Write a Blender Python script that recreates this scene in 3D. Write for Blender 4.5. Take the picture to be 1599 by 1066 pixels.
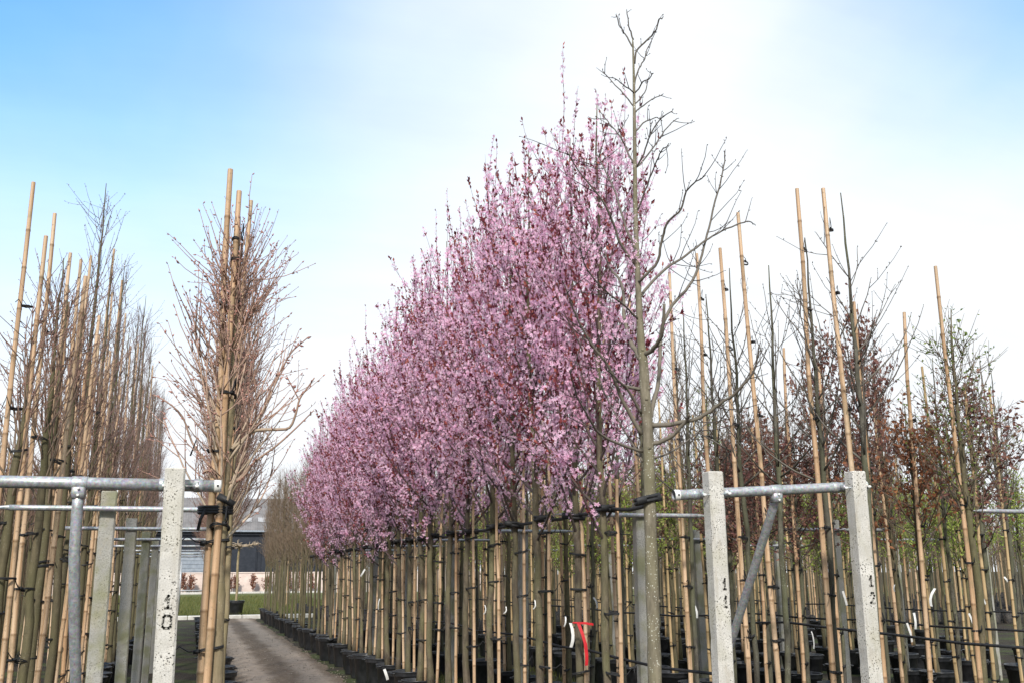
import bpy, math, random
import numpy as np
from mathutils import Matrix, Vector

R = math.radians
scene = bpy.context.scene
for o in list(bpy.data.objects):
    bpy.data.objects.remove(o)

# ------------------------------------------------------------------ camera
CAM = Vector((0.0, 0.0, 1.65))
YAW, PITCH, ROLL = R(17.6), R(13.1), R(-0.4)
FPX = 1550.0                       # focal length in pixels of the 1599 px wide photograph
cam_data = bpy.data.cameras.new('camera')
cam = bpy.data.objects.new('camera', cam_data)
scene.collection.objects.link(cam)
cam_data.sensor_width = 36.0
cam_data.lens = 36.0 * FPX / 1599.0
cam_data.clip_start = 0.05
cam_data.clip_end = 2000
CR = Matrix.Rotation(-YAW, 4, 'Z') @ Matrix.Rotation(math.pi / 2 + PITCH, 4, 'X') @ Matrix.Rotation(ROLL, 4, 'Z')
cam.matrix_world = Matrix.Translation(CAM) @ CR
scene.camera = cam

# ------------------------------------------------------------------ sky and sun
SUN_AZ, SUN_EL = R(201.0), R(37.0)   # clockwise from +Y (the direction of the track)
world = bpy.data.worlds.new('World')
scene.world = world
world.use_nodes = True
wt = world.node_tree
wn = wt.nodes
for n in list(wn):
    wn.remove(n)
out = wn.new('ShaderNodeOutputWorld')
bg = wn.new('ShaderNodeBackground')
sky = wn.new('ShaderNodeTexSky')
sky.sky_type = 'NISHITA'
sky.sun_disc = False
sky.sun_elevation = SUN_EL
sky.sun_rotation = SUN_AZ
sky.air_density = 1.0
sky.dust_density = 0.6
sky.ozone_density = 3.0
SKY_STRENGTH = 0.13
# thin veil of high cloud with blue openings, haze thickening to the horizon
tc = wn.new('ShaderNodeTexCoord')
sep = wn.new('ShaderNodeSeparateXYZ')
wt.links.new(tc.outputs['Generated'], sep.inputs[0])


def wmath(op, a, b=None, c=None):
    m = wn.new('ShaderNodeMath')
    m.operation = op
    for i, v in enumerate((a, b, c)):
        if v is None:
            continue
        if isinstance(v, (int, float)):
            m.inputs[i].default_value = v
        else:
            wt.links.new(v, m.inputs[i])
    return m.outputs[0]


def wstep(v, a, b):
    n = wn.new('ShaderNodeMapRange')
    n.interpolation_type = 'SMOOTHSTEP'
    n.inputs['From Min'].default_value = a
    n.inputs['From Max'].default_value = b
    wt.links.new(v, n.inputs['Value'])
    return n.outputs[0]


zc = wmath('MAXIMUM', sep.outputs[2], 0.0)
den = wmath('ADD', zc, 0.25)
comb = wn.new('ShaderNodeCombineXYZ')
wt.links.new(wmath('DIVIDE', sep.outputs[0], den), comb.inputs[0])
wt.links.new(wmath('DIVIDE', sep.outputs[1], den), comb.inputs[1])
noi = wn.new('ShaderNodeTexNoise')
mapn = wn.new('ShaderNodeMapping')
mapn.inputs['Location'].default_value = (0.35, 0.1, 0.0)
mapn.inputs['Rotation'].default_value = (0, 0, R(-20))
mapn.inputs['Scale'].default_value = (1.0, 0.5, 1.0)
wt.links.new(comb.outputs[0], mapn.inputs['Vector'])
wt.links.new(mapn.outputs[0], noi.inputs['Vector'])
noi.inputs['Scale'].default_value = 1.6
noi.inputs['Detail'].default_value = 5.0
noi.inputs['Roughness'].default_value = 0.5
nrmn = wn.new('ShaderNodeVectorMath')
nrmn.operation = 'NORMALIZE'
wt.links.new(tc.outputs['Generated'], nrmn.inputs[0])


def clear_patch(az, el, r_out, r_in, amount):
    """opening in the veil around a compass direction, its edge frayed by the noise"""
    d = wn.new('ShaderNodeVectorMath')
    d.operation = 'DOT_PRODUCT'
    wt.links.new(nrmn.outputs[0], d.inputs[0])
    d.inputs[1].default_value = (math.sin(az) * math.cos(el), math.cos(az) * math.cos(el), math.sin(el))
    an = wmath('ARCCOSINE', d.outputs['Value'])
    an = wmath('ADD', an, wmath('MULTIPLY', wmath('SUBTRACT', noi.outputs[0], 0.5), 0.30))
    return wmath('MULTIPLY', wstep(an, r_out, r_in), amount)


clear = wmath('MULTIPLY', wstep(noi.outputs[0], 0.38, 0.22), 0.6)
for az_, el_, ro_, ri_, am_ in ((-16, 37, 35, 7, 0.97), (53, 34, 21, 3, 0.8), (-95, 42, 40, 8, 0.8), (175, 50, 36, 8, 0.8)):
    clear = wmath('MAXIMUM', clear, clear_patch(R(az_), R(el_), R(ro_), R(ri_), am_))
hz = wmath('MULTIPLY', wstep(sep.outputs[2], 0.47, 0.0), 0.93)
cloud = wmath('SUBTRACT', 1.0, wmath('MULTIPLY', clear, wmath('SUBTRACT', 1.0, hz)))
mix = wn.new('ShaderNodeMix')
mix.data_type = 'RGBA'
wt.links.new(cloud, mix.inputs[0])
skyg = wn.new('ShaderNodeMix')
skyg.data_type = 'RGBA'
skyg.blend_type = 'MULTIPLY'
skyg.inputs[0].default_value = 1.0
wt.links.new(sky.outputs[0], skyg.inputs[6])
skyg.inputs[7].default_value = (0.72, 1.2, 1.3, 1)      # clear spring air: a cleaner blue than the model's
wt.links.new(skyg.outputs[2], mix.inputs[6])
CL = 4.25
mix.inputs[7].default_value = (CL * 0.945, CL * 0.985, CL * 1.025, 1)
wisp = wn.new('ShaderNodeTexNoise')                       # streaks in the veil
mapw = wn.new('ShaderNodeMapping')
mapw.inputs['Rotation'].default_value = (0, 0, R(35))
mapw.inputs['Scale'].default_value = (0.7, 2.4, 1.0)
wt.links.new(comb.outputs[0], mapw.inputs['Vector'])
wt.links.new(mapw.outputs[0], wisp.inputs['Vector'])
wisp.inputs['Scale'].default_value = 2.2
wisp.inputs['Detail'].default_value = 7.0
wisp.inputs['Roughness'].default_value = 0.6
wispm = wn.new('ShaderNodeMix')
wispm.data_type = 'RGBA'
wispm.blend_type = 'MULTIPLY'
wispm.inputs[0].default_value = 1.0
wcol = wn.new('ShaderNodeCombineColor')
wv_ = wmath('ADD', 0.90, wmath('MULTIPLY', wisp.outputs[0], 0.22))
for q_ in range(3):
    wt.links.new(wv_, wcol.inputs[q_])
wt.links.new(mix.outputs[2], wispm.inputs[6])
wt.links.new(wcol.outputs[0], wispm.inputs[7])
wt.links.new(wispm.outputs[2], bg.inputs['Color'])
bg.inputs['Strength'].default_value = SKY_STRENGTH
wt.links.new(bg.outputs[0], out.inputs[0])

sd = bpy.data.lights.new('sun', 'SUN')
sd.energy = 2.7
sd.angle = R(5.0)
sd.color = (1.0, 0.95, 0.87)
sun = bpy.data.objects.new('sun', sd)
scene.collection.objects.link(sun)
sv = Vector((math.sin(SUN_AZ) * math.cos(SUN_EL), math.cos(SUN_AZ) * math.cos(SUN_EL), math.sin(SUN_EL)))
sun.rotation_euler = sv.to_track_quat('Z', 'Y').to_euler()
sun.location = (20, -10, 30)

scene.view_settings.view_transform = 'Standard'
scene.view_settings.look = 'None'
scene.view_settings.exposure = 0.95
scene.view_settings.gamma = 1.0
scene.view_settings.use_curve_mapping = False
scene.render.engine = 'CYCLES'
scene.cycles.max_bounces = 12
scene.cycles.diffuse_bounces = 9
scene.cycles.transmission_bounces = 9
scene.cycles.transparent_max_bounces = 8

# ------------------------------------------------------------------ helpers
COL = scene.collection


def px_point(x, y, D):
    """point at horizontal forward distance D seen at photo pixel (x, y)"""
    v = CR.to_3x3() @ Vector(((x - 799.5) / FPX, (533.0 - y) / FPX, -1.0))
    f = v.x * math.sin(YAW) + v.y * math.cos(YAW)
    return CAM + v * (D / f)


class MB:
    """collects vertices and polygons for one mesh"""

    def __init__(s):
        s.V, s.T, s.Q, s.C, s.n = [], [], [], [], 0

    def add(s, v, tris=None, quads=None, col=None):
        v = np.asarray(v, dtype=np.float64)
        if tris is not None and len(tris):
            s.T.append(np.asarray(tris, dtype=np.int64) + s.n)
        if quads is not None and len(quads):
            s.Q.append(np.asarray(quads, dtype=np.int64) + s.n)
        s.V.append(v)
        if col is not None:
            c = np.asarray(col, dtype=np.float64)
            if c.ndim == 1:
                c = np.tile(c, (len(v), 1))
            s.C.append(c)
        else:
            s.C.append(np.ones((len(v), 3)) * 0.5)
        s.n += len(v)

    def box(s, c, size, rot=None, bevel=0.0, col=None):
        hx, hy, hz_ = size[0] / 2, size[1] / 2, size[2] / 2
        if bevel > 0:
            b = bevel
            ring = [(hx - b, -hy), (hx, -hy + b), (hx, hy - b), (hx - b, hy), (-hx + b, hy), (-hx, hy - b), (-hx, -hy + b), (-hx + b, -hy)]
            ins = [(x * (1 - b / hx), y * (1 - b / hy)) for x, y in ring]
            v = [(x, y, -hz_) for x, y in ring] + [(x, y, hz_ - b) for x, y in ring] + [(x, y, hz_) for x, y in ins] + [(0, 0, -hz_), (0, 0, hz_)]
            q = []
            t = []
            for i in range(8):
                j = (i + 1) % 8
                q += [(i, j, 8 + j, 8 + i), (8 + i, 8 + j, 16 + j, 16 + i)]
                t += [(24, j, i), (25, 16 + i, 16 + j)]
            v = np.array(v)
        else:
            v = np.array([(sx * hx, sy * hy, sz * hz_) for sz in (-1, 1) for sy in (-1, 1) for sx in (-1, 1)])
            q = [(0, 2, 3, 1), (4, 5, 7, 6), (0, 1, 5, 4), (2, 6, 7, 3), (0, 4, 6, 2), (1, 3, 7, 5)]
            t = []
        if rot is not None:
            v = v @ np.array(rot.to_3x3()).T
        s.add(v + np.array(c), t, q, col)

    def tube(s, P, rad, sides=6, cap=True, col=None):
        P = np.asarray(P, dtype=np.float64)
        n = len(P)
        rad = np.broadcast_to(np.asarray(rad, dtype=np.float64), (n,))
        T = np.empty_like(P)
        T[1:-1] = P[2:] - P[:-2]
        T[0] = P[1] - P[0]
        T[-1] = P[-1] - P[-2]
        T /= (np.linalg.norm(T, axis=1, keepdims=True) + 1e-12)
        a = np.array([1.0, 0, 0]) if abs(T[0][0]) < 0.8 else np.array([0, 1.0, 0])
        u = a - T[0] * a.dot(T[0])
        u /= np.linalg.norm(u)
        ang = np.arange(sides) * 2 * math.pi / sides
        ca, sa = np.cos(ang)[:, None], np.sin(ang)[:, None]
        V = np.empty((n, sides, 3))
        for i in range(n):
            u = u - T[i] * u.dot(T[i])
            u /= (np.linalg.norm(u) + 1e-12)
            w = np.cross(T[i], u)
            V[i] = P[i] + (ca * u + sa * w) * rad[i]
        V = V.reshape(-1, 3)
        idx = np.arange(n * sides).reshape(n, sides)
        nx = np.roll(idx, -1, axis=1)
        q = np.stack([idx[:-1], nx[:-1], nx[1:], idx[1:]], axis=-1).reshape(-1, 4)
        if col is not None:
            c = np.asarray(col)
            if c.ndim == 2:
                c = np.repeat(c, sides, axis=0)
        else:
            c = None
        t = []
        if cap:
            V = np.vstack([V, P[0], P[-1]])
            b0, b1 = n * sides, n * sides + 1
            t = [(b0, (i + 1) % sides, i) for i in range(sides)] + [(b1, idx[-1][i], idx[-1][(i + 1) % sides]) for i in range(sides)]
            if c is not None and c.ndim == 2:
                c = np.vstack([c, c[0], c[-1]])
        s.add(V, t, q, c)

    def lathe(s, prof, sides=16, c=(0, 0, 0), col=None):
        prof = np.asarray(prof, dtype=np.float64)
        n = len(prof)
        ang = np.arange(sides) * 2 * math.pi / sides
        V = np.stack([prof[:, 0][:, None] * np.cos(ang), prof[:, 0][:, None] * np.sin(ang), np.repeat(prof[:, 1][:, None], sides, 1)], -1).reshape(-1, 3)
        idx = np.arange(n * sides).reshape(n, sides)
        nx = np.roll(idx, -1, axis=1)
        q = np.stack([idx[:-1], nx[:-1], nx[1:], idx[1:]], axis=-1).reshape(-1, 4)
        s.add(V + np.array(c), [], q, col)

    def mesh(s, name, mat, smooth=True):
        V = np.vstack(s.V)
        C = np.vstack(s.C)
        T = np.vstack(s.T) if s.T else np.zeros((0, 3), int)
        Q = np.vstack(s.Q) if s.Q else np.zeros((0, 4), int)
        me = bpy.data.meshes.new(name)
        me.vertices.add(len(V))
        me.vertices.foreach_set('co', V.ravel().astype(np.float32))
        L = np.concatenate([T.ravel(), Q.ravel()]).astype(np.int32)
        me.loops.add(len(L))
        me.loops.foreach_set('vertex_index', L)
        st = np.concatenate([np.arange(len(T)) * 3, len(T) * 3 + np.arange(len(Q)) * 4]).astype(np.int32)
        me.polygons.add(len(st))
        me.polygons.foreach_set('loop_start', st)
        me.polygons.foreach_set('use_smooth', np.full(len(st), smooth, dtype=bool))
        me.update(calc_edges=True)
        at = me.color_attributes.new('tint', 'FLOAT_COLOR', 'POINT')
        at.data.foreach_set('color', np.hstack([C, np.ones((len(C), 1))]).ravel().astype(np.float32))
        me.materials.append(mat)
        return me


def link(name, me, parent=None, loc=(0, 0, 0), rot=(0, 0, 0), scale=None):
    o = bpy.data.objects.new(name, me)
    COL.objects.link(o)
    o.location = loc
    o.rotation_euler = rot
    if scale is not None:
        o.scale = scale
    if parent is not None:
        o.parent = parent
    return o


def tag(o, label, cat, group=None):
    o['label'] = label
    o['category'] = cat
    if group:
        o['group'] = group
    return o


def thing(name, label, cat, loc=(0, 0, 0), rotz=0.0, group=None, scale=None):
    o = link(name, None, None, loc, (0, 0, rotz), scale)
    o.empty_display_size = 0.1
    return tag(o, label, cat, group)


def stuff(o):
    o['kind'] = 'stuff'
    return o


ORD = ['zeroth', 'first', 'second', 'third', 'fourth', 'fifth', 'sixth', 'seventh', 'eighth', 'ninth', 'tenth', 'eleventh', 'twelfth', 'thirteenth', 'fourteenth', 'fifteenth', 'sixteenth', 'seventeenth', 'eighteenth', 'nineteenth', 'twentieth']
for tens, w in (('twenty', 'twentieth'), ('thirty', 'thirtieth'), ('forty', 'fortieth')):
    if len(ORD) % 10 == 0 and w not in ORD:
        ORD.append(w)
    for u_ in ORD[1:10]:
        ORD.append(tens + '-' + u_)


# ------------------------------------------------------------------ materials
def new_mat(name):
    m = bpy.data.materials.new(name)
    m.use_nodes = True
    nt = m.node_tree
    for n in list(nt.nodes):
        nt.nodes.remove(n)
    o = nt.nodes.new('ShaderNodeOutputMaterial')
    return m, nt, o


class NT:
    def __init__(s, nt):
        s.nt = nt

    def node(s, typ, **kw):
        n = s.nt.nodes.new(typ)
        for k, v in kw.items():
            setattr(n, k, v)
        return n

    def put(s, sock, v):
        if isinstance(v, bpy.types.NodeSocket):
            s.nt.links.new(v, sock)
        else:
            if isinstance(v, tuple) and len(v) == 3 and sock.type == 'RGBA':
                v = v + (1,)
            sock.default_value = v

    def noise(s, vec, scale, detail=3, rough=0.55, out_=0):
        n = s.node('ShaderNodeTexNoise')
        s.put(n.inputs['Vector'], vec)
        n.inputs['Scale'].default_value = scale
        n.inputs['Detail'].default_value = detail
        n.inputs['Roughness'].default_value = rough
        return n.outputs[out_]

    def voro(s, vec, scale, feature='F1', out_='Distance'):
        n = s.node('ShaderNodeTexVoronoi', feature=feature)
        s.put(n.inputs['Vector'], vec)
        n.inputs['Scale'].default_value = scale
        return n.outputs[out_]

    def ramp(s, v, a, b, lo=0.0, hi=1.0):
        n = s.node('ShaderNodeMapRange', interpolation_type='SMOOTHSTEP')
        s.put(n.inputs['Value'], v)
        n.inputs['From Min'].default_value = a
        n.inputs['From Max'].default_value = b
        n.inputs['To Min'].default_value = lo
        n.inputs['To Max'].default_value = hi
        return n.outputs[0]

    def mix(s, f, a, b, mode='MIX'):
        n = s.node('ShaderNodeMix', data_type='RGBA', blend_type=mode)
        s.put(n.inputs[0], f)
        s.put(n.inputs[6], a)
        s.put(n.inputs[7], b)
        return n.outputs[2]

    def math(s, op, a, b=0.0):
        n = s.node('ShaderNodeMath', operation=op)
        s.put(n.inputs[0], a)
        s.put(n.inputs[1], b)
        return n.outputs[0]

    def map(s, vec, scale=(1, 1, 1), loc=(0, 0, 0)):
        n = s.node('ShaderNodeMapping')
        s.put(n.inputs['Vector'], vec)
        n.inputs['Scale'].default_value = scale
        s.put(n.inputs['Location'], loc)
        return n.outputs[0]

    def coords(s, rnd=True):
        """object coordinates, shifted by a random amount for each object"""
        t = s.node('ShaderNodeTexCoord').outputs['Object']
        i = s.node('ShaderNodeObjectInfo').outputs['Random']
        if not rnd:
            return t, i
        n = s.node('ShaderNodeVectorMath', operation='ADD')
        s.put(n.inputs[0], t)
        c = s.node('ShaderNodeCombineXYZ')
        k = s.math('MULTIPLY', i, 37.0)
        for q in range(3):
            s.put(c.inputs[q], k)
        s.put(n.inputs[1], c.outputs[0])
        return n.outputs[0], i

    def attr(s, name='tint'):
        n = s.node('ShaderNodeAttribute', attribute_name=name)
        return n.outputs['Color']

    def bump(s, h, strength=0.4, dist=0.01):
        n = s.node('ShaderNodeBump')
        n.inputs['Strength'].default_value = strength
        n.inputs['Distance'].default_value = dist
        s.put(n.inputs['Height'], h)
        return n.outputs[0]

    def pbr(s, col, rough=0.8, metal=0.0, nrm=None, spec=0.3):
        b = s.node('ShaderNodeBsdfPrincipled')
        s.put(b.inputs['Base Color'], col)
        s.put(b.inputs['Roughness'], rough)
        s.put(b.inputs['Metallic'], metal)
        b.inputs['Specular IOR Level'].default_value = spec
        if nrm is not None:
            s.put(b.inputs['Normal'], nrm)
        return b.outputs[0]


def finish(nt, o, sh):
    nt.links.new(sh, o.inputs[0])


def concrete_mat(name, base, algae, amount, pits):
    m, nt, o = new_mat(name)
    k = NT(nt)
    v, r = k.coords()
    c = k.mix(k.ramp(k.noise(v, 9, 5), 0.3, 0.75), tuple(x * 0.78 for x in base), base)
    c = k.mix(k.ramp(k.noise(v, 160, 2), 0.45, 0.75), c, tuple(x * 0.6 for x in base))
    streak = k.noise(k.map(v, (26, 26, 2.2)), 1.0, 3)
    c = k.mix(k.math('MULTIPLY', k.ramp(streak, 0.48, 0.72), 0.35), c, (0.30, 0.27, 0.22))
    c = k.mix(k.math('MULTIPLY', k.ramp(k.noise(k.map(v, (14, 14, 5)), 1.0, 5, 0.7), 0.50, 0.68), 0.5), c, (0.33, 0.29, 0.23))
    pit_mask = k.ramp(k.noise(v, 9, 5, 0.75), 0.42, 0.60)
    wv = k.node('ShaderNodeVectorMath', operation='ADD')
    k.put(wv.inputs[0], v)
    wn_ = k.node('ShaderNodeTexNoise')
    k.put(wn_.inputs['Vector'], v)
    wn_.inputs['Scale'].default_value = 60
    sc_ = k.node('ShaderNodeVectorMath', operation='SCALE')
    k.put(sc_.inputs[0], wn_.outputs['Color'])
    sc_.inputs['Scale'].default_value = 0.012
    k.put(wv.inputs[1], sc_.outputs[0])
    vd = k.voro(wv.outputs[0], 78)
    pit = k.math('MULTIPLY', k.ramp(vd, 0.36, 0.20), pit_mask)
    pit = k.math('MULTIPLY', pit, pits)
    c = k.mix(pit, c, (0.07, 0.065, 0.055))
    al = k.math('MULTIPLY', k.ramp(k.noise(v, 5, 4), 0.42, 0.7), amount)
    c = k.mix(al, c, algae)
    h = k.math('SUBTRACT', k.noise(v, 120, 3), k.math('MULTIPLY', pit, 1.5))
    finish(nt, o, k.pbr(c, 0.92, 0, k.bump(h, 0.5, 0.004), 0.2))
    return m


M = {}
M['concrete'] = concrete_mat('pitted concrete', (0.57, 0.545, 0.50), (0.27, 0.255, 0.16), 0.30, 1.0)
M['concrete_old'] = concrete_mat('weathered concrete', (0.34, 0.33, 0.30), (0.17, 0.17, 0.08), 0.75, 0.5)

m, nt, o = new_mat('galvanised steel')
k = NT(nt)
v, r = k.coords()
c = k.mix(k.ramp(k.noise(v, 45, 3), 0.35, 0.7), (0.25, 0.265, 0.285), (0.42, 0.435, 0.455))
spg = k.voro(v, 130, 'F1', 'Color')
c = k.mix(0.22, c, k.mix(1.0, spg, (0.7, 0.7, 0.7), 'MULTIPLY'))
c = k.mix(k.math('MULTIPLY', k.ramp(k.noise(k.map(v, (3, 40, 40)), 1, 3), 0.58, 0.7), 0.5), c, (0.55, 0.55, 0.54))
c = k.mix(k.math('MULTIPLY', k.ramp(k.noise(v, 12, 4), 0.55, 0.75), 0.5), c, (0.25, 0.24, 0.22))
c = k.mix(0.75, k.mix(1.0, c, (0.0, 0.0, 0.0), 'SATURATION'), c)
finish(nt, o, k.pbr(c, k.ramp(k.noise(v, 30, 3), 0.3, 0.8, 0.42, 0.68), 0.5, k.bump(k.noise(v, 220, 2), 0.12, 0.002), 0.5))
M['galv'] = m

m, nt, o = new_mat('bright zinc band')
k = NT(nt)
v, r = k.coords()
finish(nt, o, k.pbr(k.mix(k.noise(v, 60, 2), (0.62, 0.61, 0.58), (0.78, 0.77, 0.74)), 0.45, 0.15, None, 0.5))
M['zinc'] = m

m, nt, o = new_mat('digit paint')
k = NT(nt)
v, r = k.coords()
c = k.mix(k.ramp(k.noise(v, 110, 3, 0.7), 0.49, 0.62), (0.05, 0.046, 0.042), (0.45, 0.43, 0.38))
finish(nt, o, k.pbr(c, 0.9, 0, k.bump(k.noise(v, 200, 2), 0.5, 0.003), 0.2))
M['digit'] = m

m, nt, o = new_mat('bamboo')
k = NT(nt)
v, r = k.coords()
c = k.mix(r, (0.40, 0.252, 0.145), (0.50, 0.362, 0.24))
c = k.mix(k.math('MULTIPLY', k.ramp(k.noise(v, 1.3, 2), 0.45, 0.7), 0.55), c, (0.36, 0.29, 0.20))
c = k.mix(k.ramp(k.noise(k.map(v, (60, 60, 1.3)), 1, 4), 0.4, 0.75), c, (0.28, 0.165, 0.08))
c = k.mix(k.math('MULTIPLY', k.ramp(k.noise(v, 5, 4, 0.7), 0.52, 0.70), 0.6), c, (0.20, 0.155, 0.085))
c = k.mix(k.math('MULTIPLY', k.ramp(k.noise(v, 55, 2), 0.62, 0.72), 0.5), c, (0.12, 0.09, 0.06))
c = k.mix(1.0, c, k.attr(), 'MULTIPLY')
finish(nt, o, k.pbr(c, 0.55, 0, k.bump(k.noise(k.map(v, (300, 300, 6)), 1, 2), 0.15, 0.002), 0.35))
M['bamboo'] = m
m, nt, o = new_mat('weathered bamboo')
k = NT(nt)
v, r = k.coords()
c = k.mix(r, (0.30, 0.21, 0.11), (0.46, 0.33, 0.18))
c = k.mix(k.ramp(k.noise(k.map(v, (60, 60, 1.3)), 1, 4), 0.4, 0.75), c, (0.24, 0.18, 0.09))
c = k.mix(1.0, c, k.attr(), 'MULTIPLY')
finish(nt, o, k.pbr(c, 0.7, 0, None, 0.25))
M['bamboo_old'] = m


def bark_mat(name, a, b, algae, alg, lichen, use_tint=False):
    m, nt, o = new_mat(name)
    k = NT(nt)
    v, r = k.coords()
    n1 = k.noise(k.map(v, (30, 30, 9)), 1, 5, 0.65)
    c = k.mix(k.ramp(n1, 0.32, 0.7), a, b)
    al = k.math('MULTIPLY', k.ramp(k.noise(v, 3.2, 3), 0.35, 0.65), alg)
    c = k.mix(al, c, algae)
    if lichen > 0:
        sp = k.math('MULTIPLY', k.ramp(k.voro(v, 62), 0.28, 0.14), k.ramp(k.noise(v, 11, 3), 0.42, 0.6))
        c = k.mix(k.math('MULTIPLY', sp, lichen), c, (0.58, 0.58, 0.50))
    c = k.mix(k.ramp(r, 0, 1, 0.0, 0.45), c, tuple(x * 0.45 for x in b))
    ring = k.noise(k.map(v, (4, 4, 70)), 1, 2)
    c = k.mix(k.math('MULTIPLY', k.ramp(ring, 0.6, 0.75), 0.35), c, tuple(x * 0.4 for x in a))
    if use_tint:
        c = k.mix(0.8, c, k.mix(1.0, k.attr(), (2.0, 2.0, 2.0), 'MULTIPLY'), 'MULTIPLY')
    finish(nt, o, k.pbr(c, 0.85, 0, k.bump(n1, 0.6, 0.006), 0.25))
    return m


M['bark_plum'] = bark_mat('plum bark', (0.055, 0.042, 0.032), (0.15, 0.12, 0.085), (0.13, 0.13, 0.055), 0.55, 0.15)
M['bark_big'] = bark_mat('speckled bark', (0.115, 0.098, 0.07), (0.22, 0.19, 0.14), (0.155, 0.145, 0.075), 0.45, 0.95)
M['bark_tan'] = bark_mat('tan bark', (0.19, 0.145, 0.085), (0.34, 0.27, 0.17), (0.20, 0.18, 0.07), 0.45, 0.3)
M['bark_olive'] = bark_mat('olive bark', (0.065, 0.056, 0.034), (0.14, 0.115, 0.068), (0.10, 0.094, 0.044), 0.75, 0.12)
M['bark_dark'] = bark_mat('dark bark', (0.045, 0.04, 0.032), (0.12, 0.11, 0.085), (0.10, 0.11, 0.05), 0.5, 0.2)


def twig_mat(name):
    m, nt, o = new_mat(name)
    k = NT(nt)
    v, r = k.coords()
    c = k.mix(k.math('MULTIPLY', k.ramp(k.noise(v, 25, 3), 0.4, 0.7), 0.5), k.attr(), (0.10, 0.08, 0.06))
    finish(nt, o, k.pbr(c, 0.7, 0, None, 0.3))
    return m


M['twig'] = twig_mat('twigs')


def leafy(name, trans, rough=0.6):
    m, nt, o = new_mat(name)
    k = NT(nt)
    c = k.attr()
    d = k.node('ShaderNodeBsdfPrincipled')
    k.put(d.inputs['Base Color'], c)
    d.inputs['Roughness'].default_value = rough
    d.inputs['Specular IOR Level'].default_value = 0.2
    t = k.node('ShaderNodeBsdfTranslucent')
    k.put(t.inputs['Color'], c)
    x = k.node('ShaderNodeMixShader')
    x.inputs[0].default_value = trans
    nt.links.new(d.outputs[0], x.inputs[1])
    nt.links.new(t.outputs[0], x.inputs[2])
    finish(nt, o, x.outputs[0])
    return m


M['petal'] = leafy('blossom petals', 0.5, 0.7)
M['leaf'] = leafy('leaves', 0.45, 0.55)


def plain(name, a, b, rough, scale=20, spec=0.3, metal=0.0, bump=0.0):
    m, nt, o = new_mat(name)
    k = NT(nt)
    v, r = k.coords()
    n = k.noise(v, scale, 4)
    finish(nt, o, k.pbr(k.mix(k.ramp(n, 0.3, 0.7), a, b), rough, metal, k.bump(n, bump, 0.01) if bump else None, spec))
    return m


M['rubber'] = plain('black rubber', (0.012, 0.012, 0.013), (0.025, 0.025, 0.026), 0.6, 30)
M['pot'] = plain('black pot plastic', (0.012, 0.013, 0.015), (0.030, 0.031, 0.034), 0.38, 14, 0.5)
M['soil'] = plain('potting soil', (0.02, 0.015, 0.010), (0.06, 0.042, 0.028), 0.95, 60, 0.2, 0, 0.8)
M['tag'] = plain('white tag plastic', (0.46, 0.455, 0.44), (0.62, 0.615, 0.60), 0.5, 10)
M['red'] = plain('red ribbon', (0.36, 0.008, 0.015), (0.50, 0.02, 0.025), 0.5, 10)
M['barn_wall'] = plain('dark cladding', (0.012, 0.016, 0.024), (0.022, 0.026, 0.036), 0.6, 3)
M['barn_roof'] = plain('fibre cement roof', (0.13, 0.125, 0.125), (0.19, 0.18, 0.18), 0.85, 1.2)
M['barn_gable'] = plain('brown tiles', (0.14, 0.085, 0.065), (0.2, 0.13, 0.10), 0.85, 2)
M['skylight'] = plain('skylight sheet', (0.26, 0.26, 0.27), (0.32, 0.32, 0.33), 0.5, 3)
M['blind'] = plain('grey panel', (0.20, 0.23, 0.27), (0.27, 0.30, 0.34), 0.6, 3)
M['wall'] = plain('pale render wall', (0.52, 0.42, 0.37), (0.62, 0.52, 0.46), 0.9, 1.5)
M['kerb'] = plain('concrete kerb', (0.40, 0.38, 0.34), (0.52, 0.50, 0.46), 0.9, 6)

# ground
m, nt, o = new_mat('nursery ground')
k = NT(nt)
v, r = k.coords(False)
n1, n2, n3 = k.noise(v, 0.9, 4), k.noise(v, 14, 5, 0.7), k.noise(v, 90, 3)
c = k.mix(k.ramp(n2, 0.3, 0.7), (0.018, 0.014, 0.010), (0.048, 0.038, 0.028))
c = k.mix(k.math('MULTIPLY', k.ramp(n1, 0.45, 0.62), 0.85), c, (0.045, 0.058, 0.018))
c = k.mix(k.ramp(n3, 0.62, 0.85), c, (0.08, 0.066, 0.05))
finish(nt, o, k.pbr(c, 0.95, 0, k.bump(n2, 0.8, 0.03), 0.2))
M['ground'] = m

m, nt, o = new_mat('compacted track')
k = NT(nt)
v, r = k.coords(False)
sx = k.node('ShaderNodeSeparateXYZ')
k.put(sx.inputs[0], v)
warp = k.math('MULTIPLY', k.math('SUBTRACT', k.noise(v, 0.7, 3), 0.5), 0.5)
xx = k.math('ADD', sx.outputs[0], warp)
tr1 = k.ramp(k.math('ABSOLUTE', k.math('SUBTRACT', xx, 1.12)), 0.34, 0.10)
tr2 = k.ramp(k.math('ABSOLUTE', k.math('SUBTRACT', xx, 2.02)), 0.34, 0.10)
tr = k.math('MAXIMUM', tr1, tr2)
n2, n3 = k.noise(v, 9, 5, 0.7), k.noise(v, 70, 3, 0.7)
c = k.mix(k.ramp(n2, 0.3, 0.7), (0.095, 0.07, 0.05), (0.18, 0.14, 0.105))
c = k.mix(k.math('MULTIPLY', tr, k.ramp(n2, 0.15, 0.55)), c, (0.31, 0.255, 0.205))
c = k.mix(k.ramp(n3, 0.56, 0.8), c, (0.30, 0.26, 0.22))
c = k.mix(k.ramp(k.noise(v, 45, 4, 0.7), 0.60, 0.72), c, (0.055, 0.042, 0.032))
finish(nt, o, k.pbr(c, 0.95, 0, k.bump(k.math('ADD', n2, n3), 0.8, 0.015), 0.2))
M['track'] = m

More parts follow.
